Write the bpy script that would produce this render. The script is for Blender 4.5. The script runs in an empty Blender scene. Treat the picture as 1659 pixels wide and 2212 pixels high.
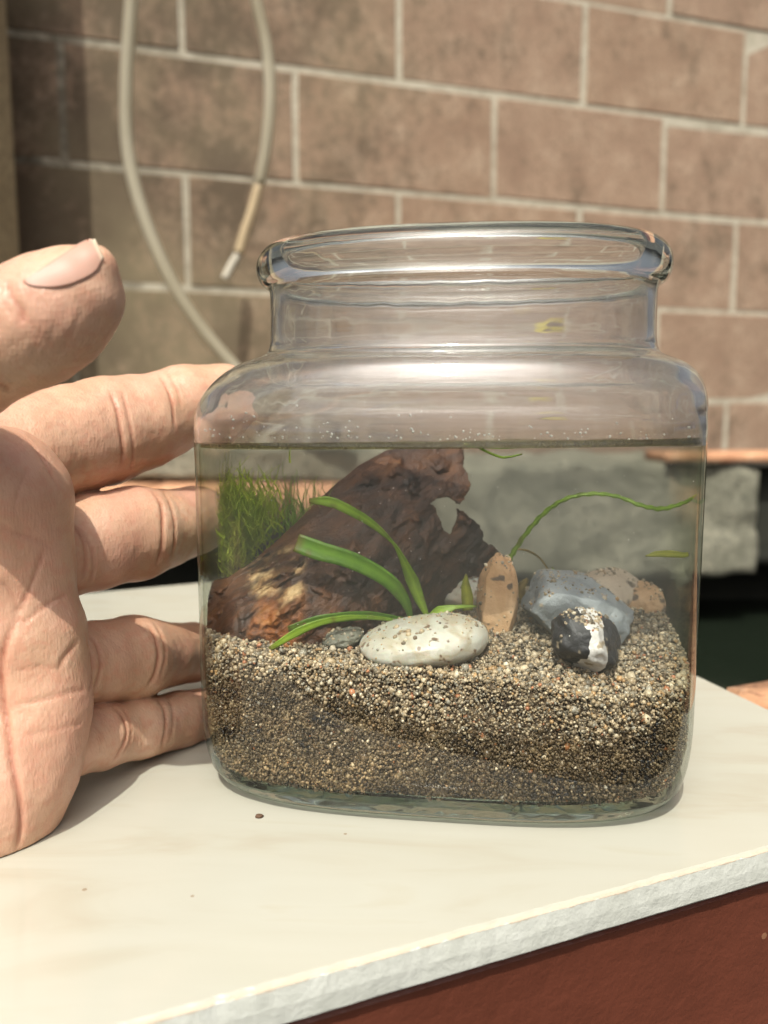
import bpy, math, random
import numpy as np
from mathutils import Vector

random.seed(7); rng = np.random.default_rng(7)
R = math.radians
scene = bpy.context.scene
COL = scene.collection

# ------------------------------------------------------------------ camera, world, sun, exposure
CAM_H = 0.076                      # camera height above the tile top (z = 0)
F = 1789.0                         # focal length in photo units (1659 x 2212)
PITCH = math.atan(230 / 1789)
cam = bpy.data.cameras.new('camera')
cam_o = bpy.data.objects.new('camera', cam); COL.objects.link(cam_o)
cam_o.location = (0, 0, CAM_H)
cam_o.rotation_euler = (R(90) - PITCH, 0, 0)
cam.sensor_fit = 'VERTICAL'; cam.sensor_height = 36; cam.lens = 36 * F / 2212
cam.clip_start = 0.01; cam.clip_end = 2000
cam.dof.use_dof = True; cam.dof.focus_distance = 0.152; cam.dof.aperture_fstop = 18
scene.camera = cam_o

SUN_EL, SUN_AZ = R(56), R(-13)     # sun behind the camera, a little to its left
sun_dir = Vector((math.sin(SUN_AZ) * math.cos(SUN_EL), -math.cos(SUN_AZ) * math.cos(SUN_EL), math.sin(SUN_EL)))
world = bpy.data.worlds.new("World"); scene.world = world; world.use_nodes = True
wn = world.node_tree; bg = wn.nodes['Background']
sky = wn.nodes.new('ShaderNodeTexSky'); sky.sky_type = 'NISHITA'; sky.sun_disc = False
sky.sun_elevation = SUN_EL; sky.sun_rotation = R(180) - SUN_AZ
sky.air_density = 0.7; sky.dust_density = 9.0; sky.ozone_density = 0.4
hs = wn.nodes.new('ShaderNodeHueSaturation'); hs.inputs['Saturation'].default_value = .38   # hazy white sky
wn.links.new(sky.outputs[0], hs.inputs['Color']); wn.links.new(hs.outputs[0], bg.inputs[0]); bg.inputs[1].default_value = 0.125
sun = bpy.data.lights.new('sun', 'SUN'); sun.energy = 3.5; sun.angle = R(0.55); sun.color = (1, .985, .88)
sun_o = bpy.data.objects.new('sun', sun); COL.objects.link(sun_o)
sun_o.rotation_euler = sun_dir.to_track_quat('Z', 'Y').to_euler()
scene.view_settings.view_transform = 'Standard'; scene.view_settings.look = 'None'
scene.view_settings.exposure = 0.13; scene.view_settings.gamma = 1
scene.cycles.max_bounces = 24; scene.cycles.transparent_max_bounces = 32
scene.cycles.transmission_bounces = 16; scene.cycles.glossy_bounces = 8; scene.cycles.diffuse_bounces = 4
scene.cycles.caustics_reflective = False; scene.cycles.caustics_refractive = True
scene.cycles.sample_clamp_indirect = 30

# ------------------------------------------------------------------ helpers
def ray(x, y):
    u, v = x - 829.5, y - 1106.0
    return np.array([u, F * math.cos(PITCH) - v * math.sin(PITCH), -F * math.sin(PITCH) - v * math.cos(PITCH)])
def P(x, y, Y):                    # the point at world depth Y seen from the photographer's place
    d = ray(x, y); t = Y / d[1]
    return np.array([d[0] * t, Y, CAM_H + d[2] * t])
def PZ(x, y, z):                   # the point at height z
    d = ray(x, y); t = (z - CAM_H) / d[2]
    return np.array([d[0] * t, d[1] * t, z])

def hash3(ix, iy, iz, seed):
    h = (ix.astype(np.int64) * 374761393 + iy.astype(np.int64) * 668265263 + iz.astype(np.int64) * 2147483647 + seed * 1274126177) & 0xffffffff
    h = ((h ^ (h >> 13)) * 1274126177) & 0xffffffff
    return ((h ^ (h >> 16)) & 0xffff) / 65535.0
def vnoise(p, scale, seed=0):      # value noise -1..1 at points p (n,3)
    q = np.asarray(p) * scale; i = np.floor(q).astype(np.int64); f = q - i; f = f * f * (3 - 2 * f); r = 0
    for dx in (0, 1):
        for dy in (0, 1):
            for dz in (0, 1):
                w = (f[:, 0] if dx else 1 - f[:, 0]) * (f[:, 1] if dy else 1 - f[:, 1]) * (f[:, 2] if dz else 1 - f[:, 2])
                r = r + w * hash3(i[:, 0] + dx, i[:, 1] + dy, i[:, 2] + dz, seed)
    return r * 2 - 1
def fbm(p, scale, octs=4, seed=0):
    r = 0; a = 1; s = 0
    for k in range(octs):
        r = r + a * vnoise(p, scale * 2 ** k, seed + k * 17); s += a; a *= .5
    return r / s

def mesh_obj(name, verts, faces, mat=None, parent=None, smooth=True, cols=None, colname='tint'):
    me = bpy.data.meshes.new(name)
    verts = np.asarray(verts, dtype=np.float32)
    if isinstance(faces, np.ndarray):
        k = faces.shape[1]; n = len(faces)
        me.vertices.add(len(verts)); me.vertices.foreach_set('co', verts.ravel())
        me.loops.add(n * k); me.loops.foreach_set('vertex_index', faces.astype(np.int32).ravel())
        me.polygons.add(n); me.polygons.foreach_set('loop_start', np.arange(0, n * k, k, dtype=np.int32))
        me.update(calc_edges=True)
    else:
        me.from_pydata([tuple(map(float, v)) for v in verts], [], [tuple(int(a) for a in f) for f in faces]); me.update()
    me.validate()
    if smooth: me.polygons.foreach_set('use_smooth', [True] * len(me.polygons))
    if cols is not None:
        at = me.color_attributes.new(colname, 'FLOAT_COLOR', 'POINT')
        c = np.ones((len(verts), 4), dtype=np.float32); cc = np.asarray(cols); c[:, :cc.shape[1]] = cc
        at.data.foreach_set('color', c.ravel())
    o = bpy.data.objects.new(name, me); COL.objects.link(o)
    if mat is not None: me.materials.append(mat)
    if parent is not None: o.parent = parent
    return o
def tag(o, label, cat, group=None, kind=None):
    if label: o['label'] = label
    if cat: o['category'] = cat
    if group: o['group'] = group
    if kind: o['kind'] = kind
    return o
def empty(name, loc=(0, 0, 0)):
    o = bpy.data.objects.new(name, None); COL.objects.link(o); o.empty_display_size = .01; o.location = loc; return o
def flip_faces(f): return f[:, ::-1]

# ------------------------------------------------------------------ materials
class NT:
    def __init__(s, name):
        s.m = bpy.data.materials.new(name); s.m.use_nodes = True; s.t = s.m.node_tree
        s.b = s.t.nodes['Principled BSDF']; s.out = s.t.nodes['Material Output']
    def n(s, kind, **kw):
        nd = s.t.nodes.new('ShaderNode' + kind)
        for k, v in kw.items():
            if hasattr(nd, k) and not (k in nd.inputs): setattr(nd, k, v)
            else: nd.inputs[k].default_value = v
        return nd
    def l(s, a, b): s.t.links.new(a, b)
    def coord(s):
        return s.n('TexCoord').outputs['Object']
    def noise(s, scale, detail=4, rough=.55, vec=None, dist=0):
        nd = s.n('TexNoise'); nd.inputs['Scale'].default_value = scale; nd.inputs['Detail'].default_value = detail
        nd.inputs['Roughness'].default_value = rough; nd.inputs['Distortion'].default_value = dist
        s.l(vec if vec is not None else s.coord(), nd.inputs['Vector']); return nd.outputs['Fac']
    def ramp(s, fac, stops, interp='LINEAR'):
        nd = s.n('ValToRGB'); e = nd.color_ramp.elements; nd.color_ramp.interpolation = interp
        while len(e) > 1: e.remove(e[-1])
        e[0].position = stops[0][0]; e[0].color = col4(stops[0][1])
        for p, c in stops[1:]:
            q = e.new(p); q.color = col4(c)
        s.l(fac, nd.inputs[0]); return nd.outputs[0]
    def mix(s, fac, a, b, mode='MIX'):
        nd = s.n('Mix'); nd.data_type = 'RGBA'; nd.blend_type = mode
        for sock, v in ((nd.inputs[0], fac), (nd.inputs[6], a), (nd.inputs[7], b)):
            if isinstance(v, bpy.types.NodeSocket): s.l(v, sock)
            elif isinstance(v, (int, float)): sock.default_value = v if sock.type == 'VALUE' else (v, v, v, 1)
            else: sock.default_value = col4(v)
        return nd.outputs[2]
    def math(s, op, a, b=0.0, clamp=False):
        nd = s.n('Math'); nd.operation = op; nd.use_clamp = clamp
        for sock, v in ((nd.inputs[0], a), (nd.inputs[1], b)):
            if isinstance(v, bpy.types.NodeSocket): s.l(v, sock)
            else: sock.default_value = v
        return nd.outputs[0]
    def bump(s, h, strength=.3, dist=.001, prev=None):
        nd = s.n('Bump'); nd.inputs['Strength'].default_value = strength; nd.inputs['Distance'].default_value = dist
        s.l(h, nd.inputs['Height'])
        if prev is not None: s.l(prev, nd.inputs['Normal'])
        return nd.outputs[0]
def col4(c):
    if isinstance(c, (int, float)): return (c, c, c, 1)
    return (c[0], c[1], c[2], 1)

def mat_simple(name, c, rough=.6, **kw):
    m = NT(name); m.b.inputs['Base Color'].default_value = col4(c); m.b.inputs['Roughness'].default_value = rough
    for k, v in kw.items(): m.b.inputs[k].default_value = v
    return m

# concrete block
def mk_block():
    m = NT('concrete_block'); co = m.n('TexCoord').outputs['Object']
    oi = m.n('ObjectInfo')
    geo = m.n('NewGeometry').outputs['Position']
    big = m.noise(2.2, 3, .6, geo); mid = m.noise(14, 5, .65, geo); fine = m.noise(160, 4, .7, geo)
    base = m.ramp(mid, [(.3, (.245, .152, .097)), (.52, (.335, .225, .148)), (.72, (.45, .33, .23))])
    base = m.mix(m.math('MULTIPLY', oi.outputs['Random'], .35), base, (.35, .235, .17))
    base = m.mix(m.ramp(fine, [(.38, 1), (.50, 0)]), base, (.22, .15, .10))
    # old damp staining, heavier towards the pillar end of the wall
    sep = m.n('SeparateXYZ'); m.l(geo, sep.inputs[0])
    left = m.math('MULTIPLY', m.math('SUBTRACT', 0.20, sep.outputs['X']), 1.6, True)
    wm = m.n('Mapping'); wm.inputs['Scale'].default_value = (1.2, 1.2, .75); m.l(geo, wm.inputs[0]); st = m.noise(5.5, 7, .76, wm.outputs[0], .05); st2 = m.noise(48, 4, .7, geo)
    thr = m.math('ADD', m.math('MULTIPLY', left, 1.15), m.math('ADD', m.math('MULTIPLY', m.math('SUBTRACT', st, .535), 4.2), m.math('MULTIPLY', m.math('SUBTRACT', st2, .5), 1.6)))
    stain = m.math('MULTIPLY', thr, 1.0, True)
    base = m.mix(m.math('MULTIPLY', stain, .84), base, (.080, .060, .036))
    grn = m.math('MULTIPLY', left, m.ramp(m.noise(4, 3, .5, geo), [(.4, 0), (.65, 1)]))
    base = m.mix(m.math('MULTIPLY', grn, .45), base, (.33, .27, .16))
    m.l(base, m.b.inputs['Base Color']); m.b.inputs['Roughness'].default_value = .93
    m.l(m.bump(m.mix(.4, fine, mid), .6, .004), m.b.inputs['Normal'])
    return m.m
def mk_mortar():
    m = NT('mortar'); geo = m.n('NewGeometry').outputs['Position']
    c = m.ramp(m.noise(30, 5, .7, geo), [(.3, (.33, .29, .215)), (.6, (.50, .45, .35))])
    sep = m.n('SeparateXYZ'); m.l(geo, sep.inputs[0])
    left = m.math('MULTIPLY', m.math('SUBTRACT', -0.25, sep.outputs['X']), 3, True)
    st = m.ramp(m.noise(11, 5, .7, geo), [(.42, 0), (.56, 1)])
    c = m.mix(m.math('MULTIPLY', left, st), c, (.12, .10, .07))
    m.l(c, m.b.inputs['Base Color']); m.b.inputs['Roughness'].default_value = .95
    m.l(m.bump(m.noise(120, 4, .7, geo), .6, .003), m.b.inputs['Normal']); return m.m
def mk_speckle(name, stops, scale, rough=.9, bumpd=.003, fine=None, strength=.6):
    m = NT(name); geo = m.n('NewGeometry').outputs['Position']
    n1 = m.noise(scale, 6, .68, geo, .3)
    c = m.ramp(n1, stops)
    if fine: c = m.mix(m.ramp(m.noise(scale * 9, 3, .7, geo), [(.35, .8), (.5, 0)]), c, fine)
    m.l(c, m.b.inputs['Base Color']); m.b.inputs['Roughness'].default_value = rough
    m.l(m.bump(m.noise(scale * 4, 6, .7, geo), strength, bumpd), m.b.inputs['Normal']); return m.m
M_BLOCK = mk_block(); M_MORTAR = mk_mortar()
M_PILLAR = mk_speckle('pillar_cement', [(.3, (.30, .235, .14)), (.6, (.42, .34, .21))], 8, fine=(.2, .16, .1))
M_TROUGH = mk_speckle('weathered_concrete', [(.28, (.10, .10, .07)), (.5, (.215, .205, .15)), (.7, (.33, .31, .23))], 14, fine=(.08, .08, .06), bumpd=.01)
M_BRICK = mk_speckle('orange_brick', [(.3, (.40, .18, .09)), (.6, (.62, .34, .19)), (.75, (.7, .52, .38))], 25, fine=(.3, .14, .08))
M_BRICKMORTAR = mk_speckle('ledge_mortar', [(.3, (.50, .42, .33)), (.6, (.78, .73, .62))], 40)
M_GROUND = mk_speckle('dark_damp_soil', [(.3, (.012, .013, .009)), (.7, (.03, .03, .02))], 12)

def mk_pond():
    m = NT('dark_pond_water'); m.b.inputs['Base Color'].default_value = (.010, .014, .009, 1)
    m.b.inputs['Roughness'].default_value = .12; m.b.inputs['IOR'].default_value = 1.33
    m.l(m.bump(m.noise(14, 2), .15, .01), m.b.inputs['Normal']); return m.m
M_POND = mk_pond()

def mk_tile_top():
    m = NT('glazed_tile'); geo = m.n('NewGeometry').outputs['Position']
    mp = m.n('Mapping'); mp.inputs['Rotation'].default_value = (0, 0, R(-25)); mp.inputs['Scale'].default_value = (10, 34, 10)
    m.l(geo, mp.inputs[0])
    n1 = m.n('TexNoise'); n1.inputs['Scale'].default_value = 1.6; n1.inputs['Detail'].default_value = 4; n1.inputs['Distortion'].default_value = 1.6
    m.l(mp.outputs[0], n1.inputs['Vector'])
    c = m.ramp(n1.outputs['Fac'], [(.30, (.42, .39, .31)), (.48, (.455, .442, .37)), (.62, (.465, .455, .385)), (.68, (.45, .43, .35)), (.74, (.465, .452, .375))])
    c2 = m.mix(m.math('MULTIPLY', m.ramp(m.noise(9, 3, .5, geo), [(.4, 0), (.7, 1)]), .25), c, (.49, .435, .32))
    # a few crumbs of dirt baked on the glaze
    vo = m.n('TexVoronoi'); vo.inputs['Scale'].default_value = 170; m.l(geo, vo.inputs['Vector'])
    sel = m.n('SeparateColor'); m.l(vo.outputs['Color'], sel.inputs[0])
    spot = m.math('MULTIPLY', m.math('LESS_THAN', vo.outputs['Distance'], m.math('MULTIPLY', sel.outputs[1], .10)), m.math('GREATER_THAN', sel.outputs[0], .80))
    c3 = m.mix(m.math('MULTIPLY', spot, .7), c2, (.25, .17, .1))
    m.l(c3, m.b.inputs['Base Color'])
    m.l(m.ramp(m.noise(60, 4, .6, geo), [(.3, .07), (.7, .16)]), m.b.inputs['Roughness'])
    m.b.inputs['Specular IOR Level'].default_value = .5
    m.l(m.bump(m.noise(35, 3, .5, geo), .04, .002), m.b.inputs['Normal']); return m.m
def mk_tile_edge():
    m = NT('tile_biscuit'); geo = m.n('NewGeometry').outputs['Position']
    c = m.ramp(m.noise(140, 5, .7, geo), [(.3, (.52, .53, .47)), (.6, (.62, .63, .57)), (.8, (.68, .69, .64))])
    sep = m.n('SeparateXYZ'); m.l(geo, sep.inputs[0])
    chip = m.math('MULTIPLY', m.math('GREATER_THAN', m.math('ADD', sep.outputs['Z'], m.math('MULTIPLY', m.noise(400, 3, .6, geo), .0012)), -.0002), .55)
    c = m.mix(chip, c, (.50, .33, .19))
    m.l(c, m.b.inputs['Base Color']); m.b.inputs['Roughness'].default_value = .9
    m.l(m.bump(m.noise(500, 5, .7, geo), .5, .0005), m.b.inputs['Normal']); return m.m
M_TILE, M_TEDGE = mk_tile_top(), mk_tile_edge()
def mk_brown():
    m = NT('brown_gloss_paint'); geo = m.n('NewGeometry').outputs['Position']
    c = m.ramp(m.noise(18, 5, .6, geo), [(.3, (.092, .026, .014)), (.65, (.135, .038, .021))])
    vo = m.n('TexVoronoi'); vo.inputs['Scale'].default_value = 70; m.l(geo, vo.inputs['Vector'])
    sel = m.n('SeparateColor'); m.l(vo.outputs['Color'], sel.inputs[0])
    spot = m.math('MULTIPLY', m.math('LESS_THAN', vo.outputs['Distance'], m.math('MULTIPLY', sel.outputs[1], .1)), m.math('GREATER_THAN', sel.outputs[0], .6))
    c = m.mix(m.math('MULTIPLY', spot, .6), c, (.35, .18, .10))
    m.l(c, m.b.inputs['Base Color']); m.b.inputs['Roughness'].default_value = .42
    m.l(m.bump(m.noise(90, 5, .65, geo), .5, .0015), m.b.inputs['Normal']); return m.m
M_BROWN = mk_brown()

def mk_skin():
    m = NT('skin'); geo = m.n('TexCoord').outputs['Object']
    n1 = m.noise(70, 4, .6, geo); n2 = m.noise(420, 3, .6, geo)
    c = m.ramp(n1, [(.30, (.46, .265, .165)), (.5, (.585, .365, .24)), (.70, (.66, .44, .31))])
    c = m.mix(m.math('MULTIPLY', m.ramp(n2, [(.38, 1), (.52, 0)]), .35), c, (.55, .22, .14))
    at = m.n('Attribute'); at.attribute_name = 'tint'
    sp = m.n('SeparateColor'); m.l(at.outputs['Color'], sp.inputs[0])
    c = m.mix(m.math('MULTIPLY', sp.outputs[0], 1.3, True), c, (.34, .10, .05))       # creases, redder
    c = m.mix(sp.outputs[1], c, (.52, .27, .165))      # backs of the fingers, browner
    c = m.mix(sp.outputs[2], c, (.64, .33, .25)); c = m.mix(m.ramp(m.noise(28, 2, .5, geo), [(.42, 0), (.62, .45)]), c, (.60, .32, .235))       # pink pads
    m.l(c, m.b.inputs['Base Color'])
    m.b.inputs['Roughness'].default_value = .42; m.b.inputs['Specular IOR Level'].default_value = .4
    m.b.inputs['Subsurface Weight'].default_value = .15; m.b.inputs['Subsurface Radius'].default_value = (1, .35, .18)
    m.b.inputs['Subsurface Scale'].default_value = .0022
    # skin relief: fine ridge lines plus pores
    wv = m.n('TexWave'); wv.wave_type = 'RINGS'; wv.inputs['Scale'].default_value = 420; wv.inputs['Distortion'].default_value = 9
    wv.inputs['Detail'].default_value = 3; wv.inputs['Detail Scale'].default_value = .2; m.l(geo, wv.inputs['Vector'])
    mp = m.n('Mapping'); mp.inputs['Scale'].default_value = (1400, 1400, 350); m.l(geo, mp.inputs[0])
    vo = m.n('TexVoronoi'); vo.feature = 'DISTANCE_TO_EDGE'; vo.inputs['Scale'].default_value = 1; m.l(mp.outputs[0], vo.inputs['Vector'])
    b = m.bump(wv.outputs['Fac'], .035, .0003)
    b = m.bump(vo.outputs['Distance'], .22, .0005, b)
    b = m.bump(m.noise(900, 3, .6, geo), .25, .0004, b)
    m.l(b, m.b.inputs['Normal']); return m.m
M_SKIN = mk_skin()
def mk_nail():
    m = NT('fingernail'); geo = m.n('TexCoord').outputs['Object']
    at = m.n('Attribute'); at.attribute_name = 'tint'; sp = m.n('SeparateColor'); m.l(at.outputs['Color'], sp.inputs[0])
    c = m.ramp(m.noise(60, 2, .5, geo), [(.3, (.46, .255, .185)), (.7, (.52, .31, .235))])
    c = m.mix(sp.outputs[0], c, (.66, .56, .40))
    m.l(c, m.b.inputs['Base Color']); m.b.inputs['Roughness'].default_value = .5
    m.b.inputs['Subsurface Weight'].default_value = .1; m.b.inputs['Subsurface Scale'].default_value = .001
    return m.m
M_NAIL = mk_nail()

def mk_glass_solid(name, tint=(.97, .985, .975), wobble=.16, wscale=42, sheen=.045, clear=0.0):
    m = NT(name); t = m.t; t.nodes.remove(m.b)
    g = m.n('BsdfGlass'); g.inputs['Color'].default_value = col4(tint); g.inputs['IOR'].default_value = 1.5; g.inputs['Roughness'].default_value = 0
    geo = m.n('NewGeometry').outputs['Position']
    m.l(m.bump(m.noise(wscale, 3, .5, geo), wobble, .003), g.inputs['Normal'])
    gl = m.n('BsdfGlossy'); gl.inputs['Roughness'].default_value = sheen
    mp = m.n('Mapping'); mp.inputs['Scale'].default_value = (14, 14, 300); m.l(geo, mp.inputs[0])
    ns = m.n('TexNoise'); ns.inputs['Scale'].default_value = 1; ns.inputs['Detail'].default_value = 3; m.l(mp.outputs[0], ns.inputs['Vector'])
    m.l(m.bump(ns.outputs['Fac'], .16, .0016), gl.inputs['Normal'])
    lw = m.n('LayerWeight'); lw.inputs['Blend'].default_value = .5
    mx = m.n('MixShader'); m.l(m.math('ADD', m.math('MULTIPLY', m.math('POWER', lw.outputs['Facing'], 5), .12), .042), mx.inputs[0])
    tr = m.n('BsdfTransparent'); m2 = m.n('MixShader'); m2.inputs[0].default_value = clear; m.l(g.outputs[0], m2.inputs[1]); m.l(tr.outputs[0], m2.inputs[2])
    m.l(m2.outputs[0], mx.inputs[1]); m.l(gl.outputs[0], mx.inputs[2]); m.l(mx.outputs[0], m.out.inputs[0]); return m.m
def mk_glass_thin(name, k=1.0, wobble=.03, tint=(.66, .70, .60)):
    m = NT(name); t = m.t; t.nodes.remove(m.b)
    lw = m.n('LayerWeight'); lw.inputs['Blend'].default_value = .5
    geo = m.n('NewGeometry').outputs['Position']
    bm = m.bump(m.noise(26, 2, .5, geo), wobble, .003)
    fac = m.math('ADD', m.math('MULTIPLY', m.math('POWER', lw.outputs['Facing'], 4.5), .9 * k), .04 * k)
    tr = m.n('BsdfTransparent'); gl = m.n('BsdfGlossy'); gl.inputs['Roughness'].default_value = .025
    m.l(bm, gl.inputs['Normal'])
    c = m.mix(m.math('POWER', lw.outputs['Facing'], 3.2), (.99, .993, .988), tint)
    m.l(c, tr.inputs[0])
    mx = m.n('MixShader'); m.l(fac, mx.inputs[0]); m.l(tr.outputs[0], mx.inputs[1]); m.l(gl.outputs[0], mx.inputs[2])
    m.l(mx.outputs[0], m.out.inputs[0]); return m.m
M_GLASS = mk_glass_solid('clear_glass'); M_GLASS_WALL = mk_glass_solid('clear_moulded_glass', (.985, .99, .985), clear=.12); M_GLASS_BASE = mk_glass_solid('thick_green_glass', (.82, .88, .84), .25, 70)
M_GLASS_THIN = mk_glass_thin('jar_wall_glass'); M_GLASS_IN = mk_glass_thin('jar_wall_inside', .12)

def mk_water():
    m = NT('murky_water'); t = m.t; t.nodes.remove(m.b)
    fr = m.n('LayerWeight'); fr.inputs['Blend'].default_value = .5
    fac = m.math('ADD', m.math('MULTIPLY', m.math('POWER', fr.outputs['Facing'], 5), .85), .02)
    geo = m.n('NewGeometry'); sep = m.n('SeparateXYZ'); m.l(geo.outputs['Normal'], sep.inputs[0])
    up = m.math('GREATER_THAN', m.math('ABSOLUTE', sep.outputs['Z']), .5)
    fac = m.math('MULTIPLY', fac, up)
    tr = m.n('BsdfTransparent'); gl = m.n('BsdfGlossy'); gl.inputs['Roughness'].default_value = .0
    mx = m.n('MixShader'); m.l(fac, mx.inputs[0]); m.l(tr.outputs[0], mx.inputs[1]); m.l(gl.outputs[0], mx.inputs[2])
    m.l(mx.outputs[0], m.out.inputs['Surface'])
    v = m.n('VolumePrincipled'); v.inputs['Color'].default_value = (.92, .92, .80, 1); v.inputs['Density'].default_value = 8.5
    v.inputs['Anisotropy'].default_value = 0.2
    m.l(v.outputs[0], m.out.inputs['Volume']); return m.m
M_WATER = mk_water()

# ------------------------------------------------------------------ the block wall
WTH = math.atan(.335); wd = np.array([math.cos(WTH), math.sin(WTH), 0]); wnrm = np.array([math.sin(WTH), -math.cos(WTH), 0])
W0 = np.array([0, 1.65, CAM_H])
def wpt(s, z, out=0.0): return W0 + wd * s + wnrm * out + np.array([0, 0, z])
def box_from(c0, ax, ay, az, bev=0.004, jit=0.0, nx=1, nz=1):
    """bevelled box spanned by vectors ax, ay, az from corner c0"""
    L = [np.linalg.norm(a) for a in (ax, ay, az)]; U = [a / l for a, l in zip((ax, ay, az), L)]
    vs = []; b = bev
    idx = {}
    corners = [(i, j, k) for i in (0, 1) for j in (0, 1) for k in (0, 1)]
    for (i, j, k) in corners:
        for axn in range(3):
            off = [b if q == 0 else -b for q in (i, j, k)]
            off[axn] = 0
            p = [(0 if q == 0 else L[n]) + off[n] for n, q in enumerate((i, j, k))]
            p = [q + random.uniform(-jit, jit) for q in p]
            idx[(i, j, k, axn)] = len(vs); vs.append(c0 + U[0] * p[0] + U[1] * p[1] + U[2] * p[2])
    fs = []
    for axn in range(3):
        o1, o2 = [a for a in range(3) if a != axn]
        for s in (0, 1):
            q = []
            for (a, c) in ((0, 0), (1, 0), (1, 1), (0, 1)):
                key = [0, 0, 0]; key[axn] = s; key[o1] = a; key[o2] = c
                q.append(idx[tuple(key) + (axn,)])
            fs.append(q)
    for axn in range(3):                       # edges along axn
        o1, o2 = [a for a in range(3) if a != axn]
        for a in (0, 1):
            for c in (0, 1):
                k0 = [0, 0, 0]; k0[o1] = a; k0[o2] = c; k1 = list(k0); k1[axn] = 1
                fs.append([idx[tuple(k0) + (o1,)], idx[tuple(k1) + (o1,)], idx[tuple(k1) + (o2,)], idx[tuple(k0) + (o2,)]])
    for cnr in corners: fs.append([idx[cnr + (a,)] for a in range(3)])
    return vs, fs
def fix_normals(o):
    import bmesh
    bm = bmesh.new(); bm.from_mesh(o.data); bmesh.ops.recalc_face_normals(bm, faces=bm.faces); bm.to_mesh(o.data); bm.free(); return o
def box_obj(name, c0, ax, ay, az, mat, parent=None, bev=.004, jit=0, smooth=False):
    v, f = box_from(np.array(c0, float), np.array(ax, float), np.array(ay, float), np.array(az, float), bev, jit)
    return fix_normals(mesh_obj(name, v, f, mat, parent, smooth))

wall = box_obj('block_wall', wpt(-1.2, -.75, -.14), wd * 3.4, -wnrm * -0.1388, np.array([0, 0, 2.6]), M_MORTAR, bev=.002)
tag(wall, 'tall sunlit wall of pinkish brown concrete blocks behind the jar', 'wall')
rows = [.01 + .199 * k for k in range(-4, 7)]
for ri, z0 in enumerate(rows):
    k = ri - 4
    off = .03 if (k % 2 == 1) else -.17     # row 0 (z .01): odd offset
    for n in range(-3, 5):
        s0 = off + .4 * n
        if s0 < -.99 or s0 > 1.6: continue
        g = .0046
        s1 = s0 + .4
        dz = random.uniform(-.0015, .0015); dp = random.uniform(-.0004, .0012)
        b = box_obj('concrete_block', wpt(s0 + g, z0 + g + dz, -.06), wd * (s1 - s0 - 2 * g), wnrm * (.06 + dp), np.array([0, 0, .199 - 2 * g]), M_BLOCK, wall, bev=.0028, jit=.0016)
# pillar at the end of the wall
px = P(28, 300, 1.0)
pil = empty('cement_pillar', (float(P(-38, 900, 1.18)[0]), 1.18, -.6)); tag(pil, 'rough cement pillar at the end of the block wall', 'pillar')
pv = []
sh = box_obj('shaft', (-.30, .0, 0), (.30, .0, 0), (0, .16, 0), (0, 0, 2.2), M_PILLAR, pil, bev=.012, jit=.004)
pl = box_obj('plaster_base', (-.31, -.012, 0), (.318, 0, 0), (0, .17, 0), (0, 0, .30), M_PILLAR, pil, bev=.008, jit=.004)

def wall_hit(x, y):
    d = ray(x, y); t = (W0 - np.array([0, 0, CAM_H])) @ wnrm / (d @ wnrm); return np.array([0, 0, CAM_H]) + d * t
def reflection_mark(name, pts, wid, mat, label, cat):  # coloured strip on the wall, imitating a reflection in the jar glass
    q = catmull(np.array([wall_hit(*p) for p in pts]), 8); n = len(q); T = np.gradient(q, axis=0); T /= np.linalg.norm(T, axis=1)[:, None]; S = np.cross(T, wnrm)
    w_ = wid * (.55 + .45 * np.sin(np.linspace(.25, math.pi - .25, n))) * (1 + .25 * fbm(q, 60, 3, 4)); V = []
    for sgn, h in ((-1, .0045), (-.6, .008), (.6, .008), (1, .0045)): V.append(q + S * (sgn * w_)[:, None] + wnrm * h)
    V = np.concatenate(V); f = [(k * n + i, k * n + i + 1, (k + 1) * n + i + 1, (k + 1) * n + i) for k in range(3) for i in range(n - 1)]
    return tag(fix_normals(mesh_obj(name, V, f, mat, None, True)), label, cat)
# ------------------------------------------------------------------ hose
def tube(name, pts, rad, mat, parent=None, seg=12, rads=None, sub=8, cap=True, cols=None):
    pts = catmull(np.array(pts), sub)
    n = len(pts); r = np.full(n, rad) if rads is None else np.interp(np.linspace(0, 1, n), np.linspace(0, 1, len(rads)), rads)
    T = np.gradient(pts, axis=0); T /= np.linalg.norm(T, axis=1)[:, None] + 1e-12
    up = np.array([0.1, 1, .2]); A = np.cross(T, up); A /= np.linalg.norm(A, axis=1)[:, None] + 1e-12; B = np.cross(T, A)
    ang = np.linspace(0, 2 * math.pi, seg, endpoint=False)
    V = (pts[:, None] + r[:, None, None] * (np.cos(ang)[None, :, None] * A[:, None] + np.sin(ang)[None, :, None] * B[:, None])).reshape(-1, 3)
    f = []
    for i in range(n - 1):
        for j in range(seg):
            a = i * seg + j; b = i * seg + (j + 1) % seg
            f.append((a, b, b + seg, a + seg))
    if cap:
        f.append(tuple(range(seg))[::-1]); f.append(tuple(range((n - 1) * seg, n * seg)))
    return fix_normals(mesh_obj(name, V, f, mat, parent, True))
def catmull(p, sub):
    p = np.asarray(p, float)
    if len(p) < 3: return np.array([p[0] + (p[-1] - p[0]) * t for t in np.linspace(0, 1, sub + 1)])
    q = np.vstack([2 * p[0] - p[1], p, 2 * p[-1] - p[-2]]); out = []
    for i in range(1, len(q) - 2):
        for t in np.linspace(0, 1, sub, endpoint=False):
            out.append(.5 * (2 * q[i] + (q[i + 1] - q[i - 1]) * t + (2 * q[i - 1] - 5 * q[i] + 4 * q[i + 1] - q[i + 2]) * t * t + (3 * q[i] - q[i - 1] - 3 * q[i + 1] + q[i + 2]) * t ** 3))
    out.append(p[-1]); return np.array(out)
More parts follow.
